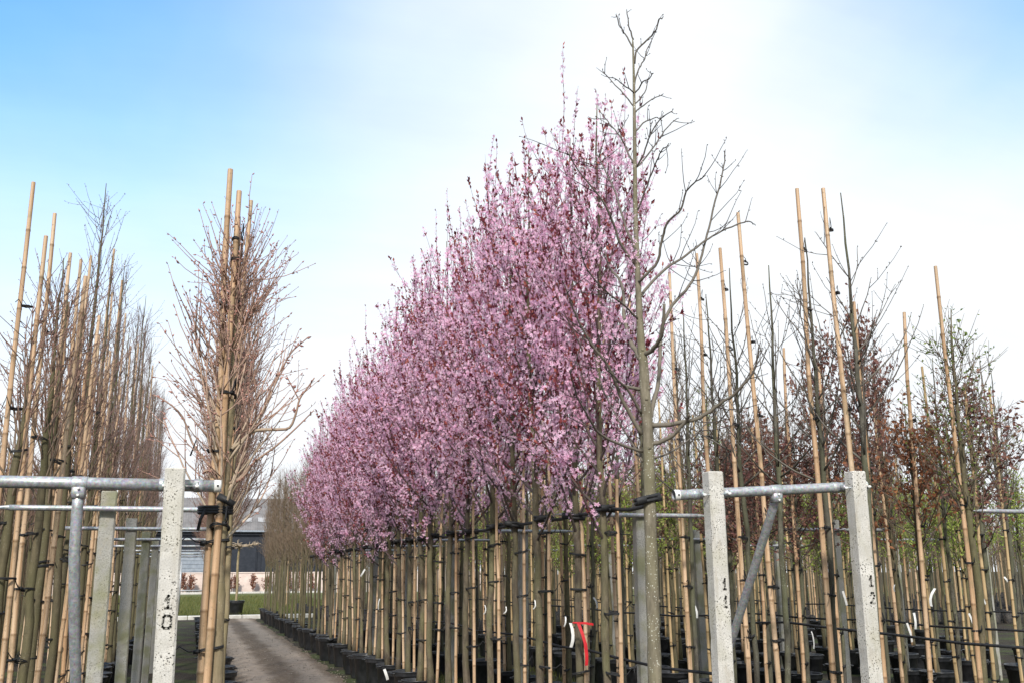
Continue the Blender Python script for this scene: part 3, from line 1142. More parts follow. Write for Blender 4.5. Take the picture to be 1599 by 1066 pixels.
def digit_mesh(ch, wd=0.03, ht=0.058, st=0.011):
    b = MB()
    if ch == '1':
        L = [[(-0.35, 0.62), (0.05, 1.0), (0.05, 0.0)], [(-0.3, 0.0), (0.42, 0.0)]]
    elif ch == '0':
        L = [[(-0.5, 0.12), (-0.5, 0.88), (-0.3, 1.0), (0.3, 1.0), (0.5, 0.88), (0.5, 0.12), (0.3, 0.0), (-0.3, 0.0), (-0.5, 0.12)]]
    else:
        L = [[(-0.5, 0.78), (-0.25, 1.0), (0.25, 1.0), (0.5, 0.75), (0.3, 0.45), (-0.5, 0.0), (0.55, 0.0)]]
    for line in L:
        for (x0, y0), (x1, y1) in zip(line[:-1], line[1:]):
            p0, p1 = Vector((x0 * wd, 0, y0 * ht)), Vector((x1 * wd, 0, y1 * ht))
            d = p1 - p0
            ang = math.atan2(d.z, d.x)
            b.box((p0 + p1) / 2, (d.length + st * 0.85, 0.002, st), Matrix.Rotation(-ang, 4, 'Y'))
    return b.mesh('digit', M['digit'], False)


def numbered_post(x, y, h, digits, zs, label, lean=0.0, dx=0.0, wd=0.03):
    p = link('concrete_post', post_mesh(h, 0.10, 'concrete', int(digits)), None, (x, y, 0), (0, lean, 0))
    tag(p, label, 'post')
    for ch, z in zip(digits, zs):
        link('digit', digit_mesh(ch, wd), p, (dx, -0.0512, z), (0, R(RND.uniform(-4, 4)), 0))
    return p


YF = 5.42
p10 = px_point(278, 800, 5.08)
numbered_post(p10.x, p10.y, 2.18, '10', (1.495, 1.40), 'pale pitted concrete post numbered 10 beside the left tree', R(-0.7), 0.0, 0.036)
p11 = px_point(1119, 860, 6.02)
numbered_post(p11.x, p11.y, 2.235, '11', (1.55, 1.45), 'pale concrete post numbered 11 holding the open end of the right rail', 0, 0.012, 0.022)
p12 = px_point(1345, 860, 6.22)
numbered_post(p12.x, p12.y, 2.25, '12', (1.56, 1.46), 'pale concrete post numbered 12 at the capped end of the right rail', 0, 0.012, 0.026)

PM_OLD = post_mesh(2.19, 0.10, 'concrete_old')
post_rows = [(-0.54, [7.1, 10.1, 13.1, 16.1, 19.1, 22.1, 25.1], 'left block'),
             (3.52, [7.65, 10.8, 13.9, 17.0, 20.1, 23.2, 26.3], 'block of pink trees'),
             (6.63, [9.4, 12.5, 15.6, 18.7], 'second block on the right'),
             (9.75, [12.4, 15.5, 18.6], 'third block on the right'),
             (11.9, [13.0, 16.2], 'block at the far right')]
for x, ys, nm in post_rows:
    for i, y in enumerate(ys):
        p = link('concrete_post', PM_OLD, None, (x, y, 0), (R(RND.uniform(-0.5, 0.5)), R(RND.uniform(-0.5, 0.5)), R(RND.uniform(-3, 3))), (1, 1, RND.uniform(0.985, 1.01)))
        tag(p, 'weathered grey concrete post, %s from the front in the %s' % (ORD[i + 1], nm), 'post', 'weathered posts inside the blocks')

# ------------------------------------------------------------------ rails


def thin_pipe(x0, x1, y, z, label, flat=True, r=0.0185, dz=0.0):
    o = Vector(((x0 + x1) / 2, y, z))
    b = MB()
    n = 12
    xs = np.linspace(x0, x1, n) - o.x
    P = np.stack([xs, np.zeros(n), np.linspace(-dz, dz, n)], -1)
    b.tube(P, r, 10)
    ob = link('cross_pipe', b.mesh('cross_pipe', M['galv']), None, o)
    tag(ob, label, 'pipe', 'thin galvanised cross pipes')
    if flat:
        for s_, xe in ((-1, x0 - o.x), (1, x1 - o.x)):
            e = MB()
            L = 0.11
            V = []
            for t in (0, 0.5, 1.0):
                f = 1 - t
                for (yy, zz) in ((1, 1), (-1, 1), (-1, -1), (1, -1)):
                    V.append((xe + s_ * L * t, yy * r * (0.75 + 0.5 * t), zz * r * (0.72 * f + 0.12) + s_ * dz))
            Q = []
            for i in range(2):
                for j in range(4):
                    a, c = i * 4 + j, i * 4 + (j + 1) % 4
                    Q.append((a, c, c + 4, a + 4))
            Q.append((8, 9, 10, 11))
            e.add(V, None, Q)
            link('flattened_end', e.mesh('flattened_end', M['galv']), ob)
    return ob


lefty = post_rows[0][1]
for i, y in enumerate(lefty):
    thin_pipe(-1.12, 0.13, y - 0.075, 2.075 - 0.0, 'thin galvanised cross pipe, %s behind the thick left rail' % ORD[i + 1])
for i, y in enumerate(post_rows[1][1]):
    thin_pipe(2.86, 4.02, y - 0.075, 2.105, 'thin galvanised cross pipe, %s behind the thick right rail' % ORD[i + 1])
for i, y in enumerate(post_rows[2][1]):
    thin_pipe(6.0, 7.25, y - 0.075, 2.08, 'thin galvanised cross pipe, %s in the second block on the right' % ORD[i + 1])
for i, y in enumerate(post_rows[3][1]):
    thin_pipe(9.1, 10.4, y - 0.075, 2.08, 'thin galvanised cross pipe, %s in the third block on the right' % ORD[i + 1])
pa = px_point(1532, 797, 8.6)
thin_pipe(pa.x, pa.x + 1.5, pa.y, pa.z, 'thin galvanised pipe cut off by the right edge of the picture', True)


def ring(b, c, axis, r_out, L, r_in=None, sides=18):
    c, axis = np.array(c), np.array(axis) / np.linalg.norm(axis)
    b.tube([c - axis * L / 2, c - axis * (L / 2 - 0.003), c + axis * (L / 2 - 0.003), c + axis * L / 2], [r_out * 0.94, r_out, r_out, r_out * 0.94], sides)


def rail(name, A, B, label, cap_ends, open_end=None):
    o = (A + B) / 2
    t = link(name, None, None, o)
    tag(t, label, 'rail')
    a, c = np.array(A - o), np.array(B - o)
    b = MB()
    r = 0.0305
    if open_end is None:
        b.tube([a, c], r, 20)
    else:
        ax = (c - a) / np.linalg.norm(c - a)
        b.tube([a, c], r, 20, False)
        b.tube([a + ax * 0.001, a + ax * 0.25], [r * 0.88, r * 0.88], 20, False)
        n = 20
    link('pipe', b.mesh('rail_pipe', M['galv']), t)
    ax = (c - a) / np.linalg.norm(c - a)
    for e, s_ in cap_ends:
        q = a if e == 'A' else c
        inward = ax if e == 'A' else -ax
        b = MB()
        q0, q1 = q + inward * 0.002, q + inward * 0.036
        b.tube([q0, q1], 0.0325, 20, s_)
        bd = link('end_band', b.mesh('end_band', M['zinc']), t)
        b = MB()
        m_ = (q0 + q1) / 2
        b.tube([m_ + np.array((0, -0.031, 0)), m_ + np.array((0, -0.036, 0))], 0.006, 8)
        link('bolt', b.mesh('bolt', M['rubber']), bd)
    return t, a, c, ax


def clamp(t, pos, ax, label=None, flare=0.0):
    """strap fittings either side of a post joined by a rod across its front"""
    for s_ in (-1, 1):
        b = MB()
        q = pos + ax * s_ * 0.085
        ring(b, q, ax, 0.0335, 0.045)
        b.box(q + np.array((-s_ * 0.018, -0.055, -0.006)), (0.012, 0.09, 0.034), Matrix.Rotation(s_ * 0.35, 4, 'Z'))
        f = link('strap_fitting', b.mesh('strap_fitting', M['galv']), t)
        b = MB()
        e = q + np.array((-s_ * 0.01, -0.112, -0.012))
        b.tube([e + np.array((s_ * 0.014, 0, 0)), e - np.array((s_ * 0.004, 0, 0))], 0.009, 6)
        link('nut', b.mesh('nut', M['zinc']), f)
    b = MB()
    e = pos + np.array((0, -0.112, -0.012))
    b.tube([e - ax * 0.085, e + ax * 0.085], 0.004, 6)
    link('rod', b.mesh('rod', M['galv']), t)


def brace_part(t, pos, ax, pts, sleeve=True):
    b = MB()
    ring(b, pos, ax, 0.0345, 0.075)
    b.box(pos + np.array((0, -0.004, -0.045)), (0.066, 0.055, 0.06), bevel=0.008)
    f = link('sleeve', b.mesh('sleeve', M['galv']), t)
    for (dx_, dz_) in ((0, -0.028), (0, -0.062)):
        b = MB()
        q = pos + np.array((dx_, -0.034, dz_))
        b.tube([q, q + np.array((0, -0.008, 0))], 0.007, 6)
        link('bolt', b.mesh('bolt', M['zinc']), f)
    b = MB()
    b.tube(pts, 0.027, 16)
    link('brace', b.mesh('brace', M['galv']), t)


# left rail: passes just behind post 10
A = px_point(-160, 754, 4.98)
B = px_point(346, 757.5, 5.19)
A.y, B.y = p10.y + 0.085, p10.y + 0.085
t, a, c, ax = rail('support_rail', A, B, 'thick galvanised rail crossing the left edge, bolted behind post 10', [('B', True)])
o_ = (A + B) / 2
clamp(t, np.array((p10.x + 0.004, p10.y + 0.085, A.z + (B.z - A.z) * 0.9)) - np.array(o_), ax)
q = px_point(127, 757, 5.1)
f = (q.x - A.x) / (B.x - A.x)
pos = np.array(A + (B - A) * f) - np.array(o_)
brace_part(t, pos, ax, pos + np.array([(0, -0.003, -0.04), (0.0, -0.002, -0.12), (0.004, 0.02, -0.35), (0.02, 0.11, -0.65), (0.07, 0.42, -1.4), (0.1, 0.72, -2.14)]))

# right rail: open at the left, capped at the right, behind posts 11 and 12
A = px_point(1058, 771.5, 5.98)
B = px_point(1359, 757, 6.3)
A.y = p11.y + 0.083
B.y = p12.y + 0.083
t, a, c, ax = rail('support_rail', A, B, 'thick galvanised rail bolted behind posts 11 and 12 with diagonal brace', [('A', False), ('B', True)], 'A')
o_ = (A + B) / 2
for pp in (p11, p12):
    f = (pp.x - A.x) / (B.x - A.x)
    clamp(t, np.array(A + (B - A) * f) - np.array(o_), ax)
q = px_point(1217, 765, 6.15)
f = (q.x - A.x) / (B.x - A.x)
pos = np.array(A + (B - A) * f) - np.array(o_)
brace_part(t, pos, ax, pos + np.array([(0, 0.01, -0.03), (0.0, 0.03, -0.09), (0.0, 0.10, -0.19), (0.0, 0.90, -1.28), (0.0, 1.52, -2.2)]))

# ------------------------------------------------------------------ the big bare tree (row of pink trees, nearest)
DB = 6.35
rgB = np.random.default_rng(77)
base = px_point(1022, 1250, DB)
base.z = 0


def TP(pts, dd0, dd1):
    n = len(pts)
    return np.array([px_point(x, y, DB + dd0 + (dd1 - dd0) * i / max(1, n - 1)) for i, (x, y) in enumerate(pts)]) - np.array(base)


def smooth(P, per=4):
    P = np.asarray(P)
    n = len(P)
    res = []
    for i in range(n - 1):
        p0, p1, p2, p3 = P[max(i - 1, 0)], P[i], P[i + 1], P[min(i + 2, n - 1)]
        for j in range(per):
            t = j / per
            res.append(0.5 * ((2 * p1) + (-p0 + p2) * t + (2 * p0 - 5 * p1 + 4 * p2 - p3) * t * t + (-p0 + 3 * p1 - 3 * p2 + p3) * t ** 3))
    res.append(P[-1])
    return np.array(res)


bt = thing('bare_tree', 'tall bare tree with speckled trunk standing in front of the pink row', 'tree', base)
tr_px = [(1024, 1110), (1021, 1000), (1018, 900), (1015, 800), (1013, 720), (1011, 660), (1007, 610), (1005, 570), (1001, 535), (998, 480), (995, 410), (992.5, 340), (991.5, 260), (990.5, 180), (989.5, 110), (988, 62)]
P = np.vstack([[(0.012, 0, 0.3)], TP(tr_px, 0, 0)])
P[0] = (P[1][0] * 1.0, P[1][1] * 1.0, 0.3)
rr = np.array([12, 10.8, 10.4, 10.0, 9.7, 9.3, 8.8, 8.3, 7.8, 6.6, 5.4, 4.5, 3.9, 3.3, 2.8, 2.1, 1.2]) * DB / 1591.0
PS = smooth(P, 4)
RS = np.interp(np.linspace(0, 1, len(PS)), np.linspace(0, 1, len(rr)), rr) * (1 + rgB.normal(0, 0.03, len(PS)))
b = MB()
b.tube(PS, RS, 14)
for i in range(16):                        # pruning knots
    s = rgB.uniform(0.15, 0.72)
    q, td = sample(PS, s)
    r0 = np.interp(s, np.linspace(0, 1, len(rr)), rr)
    d = side_dir(rgB, td, R(75))
    b.tube([q + d * r0 * 0.6, q + d * r0 * 1.06, q + d * r0 * 1.22], [r0 * 0.42, r0 * 0.36, r0 * 0.16], 8)
link('trunk', b.mesh('big_trunk', M['bark_big']), bt)
BR = [  # traced limbs: pixels, start half-width px, end half-width px, depth drift
    ([(1016, 664), (1054, 662), (1091, 652), (1123, 630), (1154, 609), (1180, 575), (1186, 540)], 4.2, 1.0, -0.5),
    ([(1016, 693), (1044, 684), (1067, 664), (1075, 655)], 4.0, 2.0, -0.2),
    ([(1014, 657), (1020, 635), (1028, 599), (1031, 560), (1036, 510), (1060, 470), (1083, 440), (1097, 400), (1107, 360), (1120, 306), (1129, 264), (1131, 240)], 4.0, 1.1, 0.6),
    ([(1002, 678), (973, 625), (957, 588), (944, 565), (912, 525), (890, 480), (876, 440)], 3.6, 0.9, -0.5),
    ([(1002, 645), (980, 608), (966, 590), (950, 575)], 2.6, 1.2, -0.3),
    ([(999, 607), (987, 607), (974, 603)], 3.2, 2.2, -0.1),
    ([(1003, 704), (965, 693), (933, 675), (912, 646), (894, 612), (884, 580)], 2.6, 0.8, -0.7),
    ([(1000, 560), (990, 545), (981, 528), (975, 490), (972, 450), (955, 420), (948, 395)], 5.2, 1.0, 0.4),
    ([(1005, 553), (1018, 548), (1029, 537), (1036, 515), (1038, 476)], 4.2, 2.4, -0.3),
    ([(997, 468), (1012, 450), (1040, 425), (1065, 408), (1092, 388), (1119, 372), (1150, 358), (1167, 354), (1178, 358)], 2.8, 0.9, 0.7),
    ([(996, 440), (1003, 435), (1026, 408), (1032, 369), (1040, 345), (1062, 324), (1074, 294), (1090, 278), (1104, 270)], 2.8, 0.9, -0.5),
    ([(993, 414), (969, 381), (957, 342), (936, 306), (909, 270), (890, 235)], 2.6, 0.8, -0.4),
    ([(991, 387), (975, 345), (960, 294), (945, 262), (933, 240)], 2.3, 0.8, 0.5),
    ([(988, 255), (976, 228), (964, 202), (950, 185), (935, 168)], 1.7, 0.7, 0.3),
    ([(988, 74), (978, 62), (970, 51), (965, 43), (961, 26)], 1.5, 0.9, 0.1),
    ([(989, 62), (987, 50), (985, 41), (981, 20)], 1.6, 0.9, 0.0),
    ([(991, 100), (997, 76), (1013, 60), (1022, 44), (1027, 30), (1033, 30)], 1.8, 0.9, -0.1),
    ([(991, 132), (1000, 110), (1011, 95), (1013, 85), (1020, 79)], 1.5, 0.8, 0.2),
    ([(991, 146), (1005, 127), (1018, 120), (1022, 113)], 1.4, 0.8, -0.2),
    ([(992, 162), (1008, 144), (1014, 124)], 1.3, 0.8, 0.1),
    ([(993, 175), (1010, 159), (1033, 144)], 1.4, 0.8, 0.3),
    ([(991, 168), (969, 140), (941, 112)], 1.4, 0.7, 0.1),
    ([(991, 146), (972, 134), (957, 123)], 1.3, 0.7, -0.2),
    ([(993, 205), (1010, 188), (1025, 182), (1034, 186)], 1.4, 0.7, 0.2),
    ([(993, 262), (1004, 240), (1013, 210), (1027, 185), (1048, 172)], 1.6, 0.8, -0.3),
    ([(993, 262), (1018, 232), (1037, 202), (1054, 184)], 1.6, 0.8, 0.3),
    ([(995, 330), (1012, 290), (1022, 258), (1031, 237), (1042, 227)], 1.6, 0.8, -0.4),
    ([(1017, 716), (1045, 708), (1075, 692), (1110, 660), (1128, 636)], 2.0, 0.7, 0.5),
    ([(1003, 720), (985, 690), (960, 650), (938, 600), (930, 560)], 1.8, 0.7, 0.5),
    ([(996, 500), (975, 480), (945, 455), (915, 420), (905, 385)], 2.0, 0.7, -0.6),
]
cb = MB()
bp, bd = [], []
for pts, w0, w1, dd in BR:
    P = smooth(TP(pts, 0, dd), 4)
    P = P + np.vstack([[0, 0, 0], np.cumsum(rgB.normal(0, 0.003, (len(P) - 1, 3)), axis=0)])
    rad = np.linspace(w0, w1, len(P)) * DB / 1591.0
    cb.tube(P, rad, 7, True, tint_by_radius(rad, (0.15, 0.13, 0.10), (0.06, 0.05, 0.05), 0.012))
    Lt = np.linalg.norm(np.diff(P, axis=0), axis=1).sum()
    tws = [P]
    for j in range(int(Lt * 7.0) + 2):
        q, td = sample(P, rgB.uniform(0.25, 0.97))
        SP, SR = grow(rgB, q, side_dir(rgB, td, R(rgB.uniform(30, 65))), rgB.uniform(0.05, 0.42) * min(1, Lt), 0.0034, 0.0017, 4, 0.10, 0.09)
        cb.tube(SP, SR, 4, True, (0.05, 0.042, 0.044))
        tws.append(SP)
    for T_ in tws:
        q, td = sample(T_, 1.0)
        bp.append(q)
        bd.append(td)
        Lt = np.linalg.norm(np.diff(T_, axis=0), axis=1).sum()
        for s in rgB.uniform(0.4, 1, int(Lt * 9)):
            q, td = sample(T_, s)
            bp.append(q)
            bd.append(side_dir(rgB, td, R(45)))
add_buds(cb, rgB, np.array(bp), np.array(bd), 0.018, (0.06, 0.04, 0.04))
link('crown', cb.mesh('big_branches', M['twig']), bt)
place_pot(base.x, base.y, 'black pot under the tall bare tree with speckled trunk')

# ------------------------------------------------------------------ row of pink trees
XP = 2.76
rg = np.random.default_rng(8)
pink_px = [942, 890, 843, 797, 766, 728]
ys = []
for x in pink_px:
    th = math.atan((x - 799.5) / 1591.0) + YAW
    ys.append(XP / math.tan(th))
while ys[-1] < 21.5:
    ys.append(ys[-1] + 0.74 + rg.uniform(-0.06, 0.06))
NP_ = len(ys)
for i, y in enumerate(ys):
    x = XP + rg.normal(0, 0.02)
    h = 1.0 + rg.normal(0, 0.05)
    if i == 0:
        h = 0.97
    lab = 'pink flowering tree with dark red leaves, %s from the near end of the pink row' % ORD[i + 1]
    tk = (rg.uniform(0.84, 1.08) if i < 13 else rg.uniform(0.78, 0.9)) if i else 0.84
    h *= 1.0 - 0.0042 * i
    t = place_tree('flowering_plum_tree', PLUM[i % 6], lab, (x, y, 0.3), rg.uniform(0, 6.28), (tk, tk, 0.985 * h), 'pink trees along the track', 'tree', (R(rg.normal(0, 0.5)), R(rg.normal(0, 0.6))))
    cx, cy = x + 0.055 + rg.normal(0, 0.006), y - 0.05 + rg.normal(0, 0.02)
    place_cane(CANE_LOW, cx, cy, x, y, 'bamboo cane tied right of the %s pink tree from the near end' % ORD[i + 1], [0.95 + rg.uniform(-.1, .1), 1.42 + rg.uniform(-.15, .15), 1.9 + rg.uniform(-.08, .05)], 'canes in the pink row', (R(rg.normal(0, 0.7)), R(rg.normal(0, 1.2))), 1.0 + rg.normal(0, 0.07), 0.3, 1.2)
    place_pot(x, y, 'black pot of the %s pink tree from the near end' % ORD[i + 1], 'pots along the right side of the track')
# bare twiggy trees beyond them in the same row
y = ys[-1] + 0.8
i = 0
row_far = []
while y < 40.2:
    x = XP + rg.normal(0, 0.03)
    place_tree('twiggy_tree', TWIGGY[i % 3], 'slender brown twiggy tree, %s beyond the last pink tree beside the track' % ORD[i + 1], (x, y, 0.3), rg.uniform(0, 6.28), (1, 1, 1.0 + rg.normal(0, 0.05)), 'bare trees beyond the pink ones')
    place_pot(x, y, 'black pot of the %s twiggy tree beyond the last pink tree' % ORD[i + 1], 'pots along the right side of the track')
    row_far.append((x, y))
    y += 0.78 + rg.uniform(-0.06, 0.06)
    i += 1

# black support line tying the row together, with a rubber strap round each trunk
sl = thing('support_line', 'black rubber support line tying the pink row trunks together', 'line', (XP, 5.7, 2.08))
allp = [(base.x, base.y)] + [(XP, y) for y in ys] + row_far
b = MB()
pts = []
for (x0, y0), (x1, y1) in zip(allp[:-1], allp[1:]):
    for f in (0, 0.5):
        pts.append((x0 + (x1 - x0) * f - XP + (0.055 if f == 0 else 0.045), y0 + (y1 - y0) * f - 5.7, (0.0 if f == 0 else -0.012) + rg.normal(0, 0.006)))
b.tube(pts, 0.014, 6)
link('cord', b.mesh('cord', M['rubber']), sl)
sb = MB()
a = np.linspace(0, 2 * math.pi, 13)
for dz in (-0.012, 0.012):
    P = np.stack([0.075 * np.cos(a) + 0.02, 0.052 * np.sin(a), np.full(13, dz)], -1)
    sb.tube(P, 0.013, 6, False)
sb.box((0.085, -0.01, 0.0), (0.06, 0.05, 0.055), bevel=0.012)
sb.box((-0.03, -0.055, 0.0), (0.07, 0.016, 0.04), bevel=0.006)
sm = sb.mesh('strap', M['rubber'])
for (x, y) in allp[:26]:
    link('strap', sm, sl, (x - XP, y - 5.7, rg.normal(0, 0.012)), (R(rg.normal(0, 6)), R(rg.normal(0, 8)), rg.normal(0, 0.35)))

# ------------------------------------------------------------------ left row beside the track
ft = px_point(345, 830, 5.42)
left_xy = [(ft.x, ft.y)]
y = ft.y + 1.9
i = 0
while y < 39:
    left_xy.append((min(0.43, 0.031 * y) + rg.normal(0, 0.01), y))
    y += 0.80 + rg.uniform(-0.06, 0.06)
for i, (x, y) in enumerate(left_xy):
    lab = 'bare columnar tree, %s from the near end of the row left of the track' % ORD[i + 1] if i else 'bare columnar tree at the end of the left rail with reddish ascending twigs'
    s = 1.0 + rg.normal(0, 0.04)
    if i == 0:
        continue
    if i > 34:
        break
    place_tree('bare_columnar_tree', BARE[i % 4], lab, (x, y, 0.25), rg.uniform(0, 6.28), (0.8, 0.8, s), 'bare trees left of the track')
    place_pot(x, y, 'black pot of the %s tree in the row left of the track' % ORD[i + 1], 'pots left of the track')
    if i < 12:
        place_cane(CANE_TALL, x - 0.07 + rg.normal(0, 0.008), y - 0.02, x, y, 'tall bamboo cane of the %s tree in the row left of the track' % ORD[i + 1], [0.7, 1.25, 1.8, 2.6, 3.3], 'canes left of the track', (R(rg.normal(0, 0.5)), R(rg.normal(0.4, 0.4))), 0.97 + rg.normal(0, 0.03))
# nearest tree of that row: stronger, with an elbowed limb on the right
x, y = left_xy[0]
proto = list(proto_bare(140, H=3.40, z0=1.72, n_limbs=42, L0=0.92, inc0=(18, 50), sub=(4, 8), r_base=0.046, thick=(0.44, 0.36, 0.26), thin=(0.38, 0.185, 0.15), bud=0.02, twig_r=0.0042))
t = place_tree('bare_columnar_tree', proto, 'bare columnar tree at the end of the left rail with reddish ascending twigs', (x, y, 0.25), 0.4)
gb = MB()
o_ = np.array((x, y, 0.25))
rt = Matrix.Rotation(-0.4, 3, 'Z')
bpp, bdd = [], []
for pts, w0, w1 in (([(356, 705), (375, 690), (398, 672), (430, 670), (452, 667), (462, 645), (468, 622), (480, 605), (491, 589)], 4.5, 1.3),
                    ([(398, 672), (412, 640), (425, 600), (440, 575), (455, 550), (470, 536), (482, 526)], 2.4, 1.2),
                    ([(468, 626), (460, 610), (452, 595), (447, 585)], 1.8, 1.0),
                    ([(352, 755), (372, 748), (398, 720), (432, 695), (465, 665), (490, 640)], 3.6, 1.0),
                    ([(346, 772), (345, 750), (338, 738), (326, 734), (318, 736)], 3.2, 2.2),
                    ([(340, 740), (318, 715), (300, 690), (285, 650), (262, 628), (240, 616)], 3.2, 1.2),
                    ([(352, 770), (366, 755), (385, 738), (400, 715)], 4.0, 1.5)):
    P = smooth(np.array([px_point(px, py, 5.42 - 0.015 * j) for j, (px, py) in enumerate(pts)]), 3) - o_
    P = P @ np.array(rt).T
    rad = np.linspace(w0 * 0.72, w1 * 0.8, len(P)) * 5.4 / 1591
    gb.tube(P, rad, 6, True, tint_by_radius(rad, (0.34, 0.27, 0.19), (0.30, 0.13, 0.11), 0.010))
    for s in rg.uniform(0.35, 1.0, 9):
        q, td = sample(P, s)
        bpp.append(q)
        bdd.append(side_dir(rg, td, R(35)))
add_buds(gb, rg, np.array(bpp), np.array(bdd), 0.024, (0.28, 0.11, 0.09))
link('limb', gb.mesh('limb', M['twig']), t)
c1 = px_point(326, 860, 5.42)
c2 = px_point(334, 860, 5.38)
place_cane([make_cane(201, 3.70, 0.021)], c1.x, c1.y, x, y, 'left of two thick bamboo canes at the end of the left rail', [0.93, 1.32, 1.72, 2.35, 3.2], None, (0, R(0.0)), 1.0, 0.25, 1.5)
place_cane([make_cane(202, 3.55, 0.020)], c2.x, c2.y - 0.02, x, y, 'right of two thick bamboo canes at the end of the left rail', [0.75, 1.98, 2.62, 3.35, 3.55], None, (0, R(0.3)), 1.0, 0.25, 1.4)
wb = MB()
a = np.linspace(0, 2 * math.pi, 15)
for dz in (-0.014, 0.0, 0.014):
    wb.tube(np.stack([0.085 * np.cos(a), 0.055 * np.sin(a), np.full(15, dz)], -1), 0.010, 6, False)
wb.tube([(-0.05, -0.05, 0.0), (-0.075, -0.055, -0.05), (-0.085, -0.05, -0.11)], 0.009, 5)
wb.box((0.05, -0.06, 0.05), (0.10, 0.02, 0.035), Matrix.Rotation(0.5, 4, 'Y'))
wr = link('strap_wrap', wb.mesh('strap_wrap', M['rubber']), None, (x - 0.035, y, 1.99))
tag(wr, 'black strap wrapped round the canes and trunk at the left rail end', 'strap')
place_pot(x, y, 'black pot of the nearest tree in the row left of the track')

# ------------------------------------------------------------------ left block
XL = -1.12
y = 7.35
i = 0
while y < 33:
    xx = XL + rg.normal(0, 0.025)
    tall = y > 10.4 and i % 5 not in (1, 3)
    kind = TALLB[i % 3] if tall else LEFTB[i % 4]
    grow_ = (1.0 + 0.013 * (y - 10)) if tall else (1.0 + 0.012 * max(0, y - 9))
    nm = ORD[i + 1] if i + 1 < len(ORD) else None
    place_tree('bare_tree', kind, 'bare olive-stemmed tree, %s from the front of the left block' % nm, (xx, y, 0.25), rg.uniform(0, 6.28), (1, 1, grow_ * (1.0 + rg.normal(0, 0.05))), 'bare trees of the left block')
    place_cane(CANE_TALL, xx - 0.075 + rg.normal(0, 0.01), y - 0.03, xx, y, 'tall bamboo cane of the %s tree in the left block' % nm, [0.55, 1.05, 1.5, 1.95, 2.7, 3.4], 'canes of the left block', (R(rg.normal(0, 0.7)), R(0.2 + rg.normal(0, 0.5))), (1.12 * grow_ if tall else 0.955) * (1 + rg.normal(0, 0.06 if tall else 0.035)), 0.25, 1.3)
    place_pot(xx, y, 'black pot of the %s tree in the left block' % nm, 'pots of the left block')
    if i < 7:
        place_cane(CANE_MID, xx + 0.06 + rg.normal(0, 0.01), y + 0.04, xx, y, 'shorter second bamboo cane of the %s tree in the left block' % nm, [0.8, 1.7, 2.4], 'second canes of the left block', (R(rg.normal(0, 0.6)), R(rg.normal(0, 0.6))), 1.0 + rg.normal(0, 0.05), 0.25, 1.2)
    y += 0.72 + rg.uniform(-0.09, 0.09)
    i += 1
y = 14.5
i = 0
while y < 32:
    xx = -2.9 + rg.normal(0, 0.05)
    place_tree('bare_tree', LEFTB[(i + 2) % 4], 'bare tree, %s in the half-hidden rear row of the left block' % ORD[i + 1], (xx, y, 0.25), rg.uniform(0, 6.28), (1, 1, 0.97 + rg.normal(0, 0.05)), 'rear row of the left block')
    if i % 2 == 0:
        place_cane(CANE_OLD, xx - 0.07, y - 0.03, xx, y, 'weathered cane of tree %s in the rear row of the left block' % ORD[i + 1], [1.0, 1.9], 'rear canes of the left block', (0, R(rg.normal(0, 0.8))), 1.0)
    y += 0.95 + rg.uniform(-0.1, 0.1)
    i += 1

# ------------------------------------------------------------------ right blocks


def yrow(X, px):
    return X / math.tan(math.atan((px - 799.5) / 1591.0) + YAW)


X1 = 4.12
r1 = [yrow(X1, p) for p in (1341, 1286, 1213, 1159, 1106, 1062)]
while r1[-1] < 24:
    r1.append(r1[-1] + 0.78 + rg.uniform(-0.08, 0.08))
leans1 = [1.0, 0.0, 1.6, 0.8, 0.4, 0.6]
for i, y in enumerate(r1):
    xx = X1 + rg.normal(0, 0.02)
    nm = ORD[i + 1]
    le = leans1[i] if i < 6 else rg.normal(0.3, 0.6)
    pr = SLIM[i % 4] if (i < 8 or i % 3) else GREENT[i % 3]
    place_tree('slim_bare_tree', pr, 'slim dark-stemmed bare tree, %s from the front of the row behind the right rail' % nm, (xx + 0.05, y, 0.3), rg.uniform(0, 6.28), (1, 1, 0.98 + rg.normal(0, 0.03)), 'slim trees behind the right rail', 'tree', (0, -R(le)))
    place_cane(CANE_TALL, xx - 0.01, y - 0.02, xx + 0.05, y, 'tall bamboo cane, %s from the front of the row behind the right rail' % nm, [0.62, 1.08, 1.55, 2.0, 2.75, 3.45, 3.95], 'tall canes behind the right rail', (0, -R(le)), 0.965 + rg.normal(0, 0.012), 0.3)
    place_pot(xx, y, 'black pot, %s from the front of the row behind the right rail' % nm, 'pots behind the right rail')

